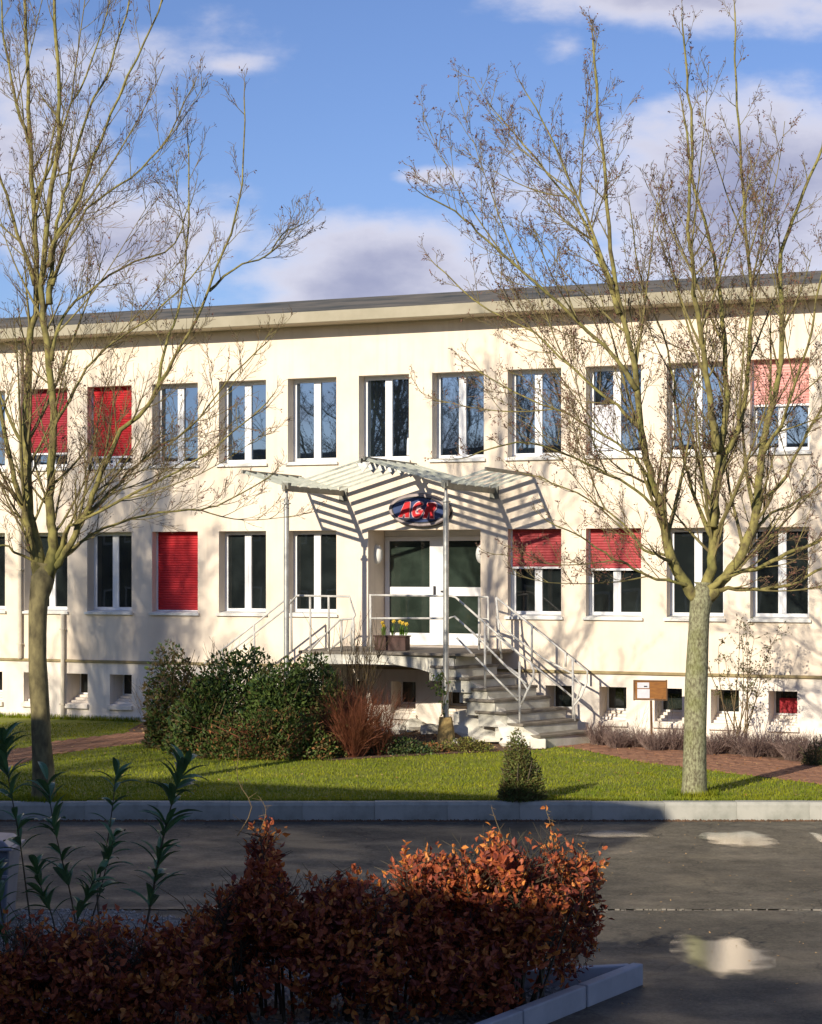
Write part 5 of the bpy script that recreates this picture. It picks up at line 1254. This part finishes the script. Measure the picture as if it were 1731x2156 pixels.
# ------------------------------------------------------------------ laurel stems behind the hedge at the left
lm = MB()
for k in range(6):       # long lance-shaped blade, folded along the rib and arching back
    t_ = k / 5; xx, zz, hw = t_ * (1 - .10 * t_), .12 * math.sin(t_ * 2.2) - .16 * t_ * t_, .115 * math.sin(math.pi * (t_ * .9 + .06)) ** .8
    lm.v += [(xx, -hw, zz + hw * .35), (xx, 0, zz), (xx, hw, zz + hw * .35)]
    if k:
        o_ = 3 * k
        lm.f += [(o_ - 3, o_, o_ + 1, o_ - 2), (o_ - 2, o_ + 1, o_ + 2, o_ - 1)]; lm.m += [0, 0]
lmesh = bpy.data.meshes.new('laurel_leaf'); lmesh.from_pydata(lm.v, [], lm.f); lmesh.materials.append(M['laurel']); lmesh.update()
def laurel(label, pts, Y, whorls, L0, seed, per=5, thick=.008):
    random.seed(seed); C3 = crv([P(x, y, Y + i * .03) for i, (x, y) in enumerate(pts)], 14)
    root = empty('laurel_plant', tuple(C3[0]), 0, label, 'plant', None)
    q = MB(); q.tube(C3, [thick * (1 - .6 * i / 13) for i in range(14)], 6); q.build('stem', M['twig_dark'], root)
    for f in whorls:
        t_ = min(f, .999) * 13; i = int(t_); p = C3[i].lerp(C3[i + 1], t_ - i); dd = (C3[i + 1] - C3[i]).normalized(); a0 = U(0, 6)
        for k in range(per):
            a_ = a0 + k * 2 * math.pi / per + U(-.3, .3); side = dd.orthogonal().normalized(); side = Matrix.Rotation(a_, 3, dd) @ side
            if rnd() < .18: continue
            el = math.radians(U(35, 78)); d = (dd * math.cos(el) + side * math.sin(el)).normalized(); s_ = dd.cross(side) + rvec() * .2; s_ = s_ - d * s_.dot(d)
            if s_.length < .05: continue
            s_.normalize(); z_ = d.cross(s_); L = L0 * U(1.05, 1.7)
            R = Matrix(((d.x, s_.x, z_.x, 0), (d.y, s_.y, z_.y, 0), (d.z, s_.z, z_.z, 0), (0, 0, 0, 1)))
            place('leaf', lmesh, Matrix.Translation(p + dd * U(-.06, .06)) @ R @ Matrix.Diagonal((L, L, L, 1)), root)
W_ = lambda n, a=.25: [a + (1 - a) * k / (n - 1) for k in range(n)]
laurel('tallest laurel stem with many whorls of long leaves rising right of the others', [(300, 1990), (318, 1900), (336, 1800), (352, 1730), (368, 1670), (384, 1625)], 16.0, W_(13, .2), .22, 1, 5, .011)
laurel('thin laurel stem with a small leaf tuft seen against the lawn', [(215, 1990), (205, 1880), (225, 1780), (238, 1690), (243, 1640)], 16.3, [.62, .70, .9, .97, 1.0], .17, 2, 4)
laurel('laurel stem with paired leaves in front of the road left of the tallest stem', [(175, 1990), (195, 1930), (210, 1880), (225, 1820), (238, 1770)], 15.8, [.55, .68, .8, .9, 1.0], .17, 3, 5)
laurel('laurel stem with broad leaves over the kerb at the left', [(165, 1990), (150, 1890), (128, 1800), (112, 1730), (100, 1650)], 16.1, [.35, .5, .66, .72, .85, .93, 1.0], .19, 4, 6)
laurel('laurel stem at the left edge reaching up to the lawn', [(70, 1990), (55, 1870), (40, 1760), (18, 1640), (5, 1555)], 15.6, [.45, .55, .68, .76, .84, .9, .95, 1.0], .20, 5, 6)
laurel('short leafy laurel stem low beside the bin', [(120, 1990), (110, 1930), (90, 1880), (80, 1840)], 15.5, [.4, .55, .7, .85, 1.0], .16, 6, 6)
laurel('short leafy laurel stem low between the hedge and the road', [(150, 1990), (165, 1930), (185, 1880), (200, 1850)], 15.4, [.3, .5, .7, .85, 1.0], .15, 7, 6)
laurel('dark leafy laurel at the very left above the hedge', [(20, 2020), (10, 1960), (0, 1900), (-8, 1830)], 15.2, [.2, .35, .5, .7, .85, 1.0], .17, 8, 7)
random.seed(3)
for (pl, lab) in (([(500, 1760), (530, 1700), (500, 1640), (505, 1570)], 'thin wavy bare shoot rising above the leafy hedge spike'), ([(545, 1760), (560, 1710), (548, 1680)], 'short bare shoot at the top of the leafy hedge spike'),
                  ([(1065, 1780), (1045, 1730), (1035, 1700)], 'thin bare shoot above the orange hedge top'), ([(1165, 1790), (1160, 1740), (1148, 1700)], 'bare shoot with a few orange leaves above the orange hedge top'),
                  ([(410, 1960), (380, 1900), (300, 1850)], 'long bare twig leaning left over the road')):
    r_ = empty('bare_shoot', tuple(P(pl[0][0], pl[0][1], 15)), 0, lab, 'twig'); C = crv([P(x, y, 15) for x, y in pl], 10)
    q = MB(); q.tube(C, [.005 - .0004 * i for i in range(10)], 4)
    for k in range(3, 10): d = (rvec() + Vector((0, 0, .6))).normalized(); q.tube([C[k], C[k] + d * U(.03, .09)], [.002, .001], 3)
    q.build('stem', M['twig'], r_)
    if 'orange' in lab and 'few' in lab:
        q = MB()
        for k in range(8): d = rvec(); q.leaf(C[random.randint(3, 9)], d, d.cross(rvec()).normalized(), .05, .03, 0, .3, True)
        q.build('foliage', M['beech2'], r_)
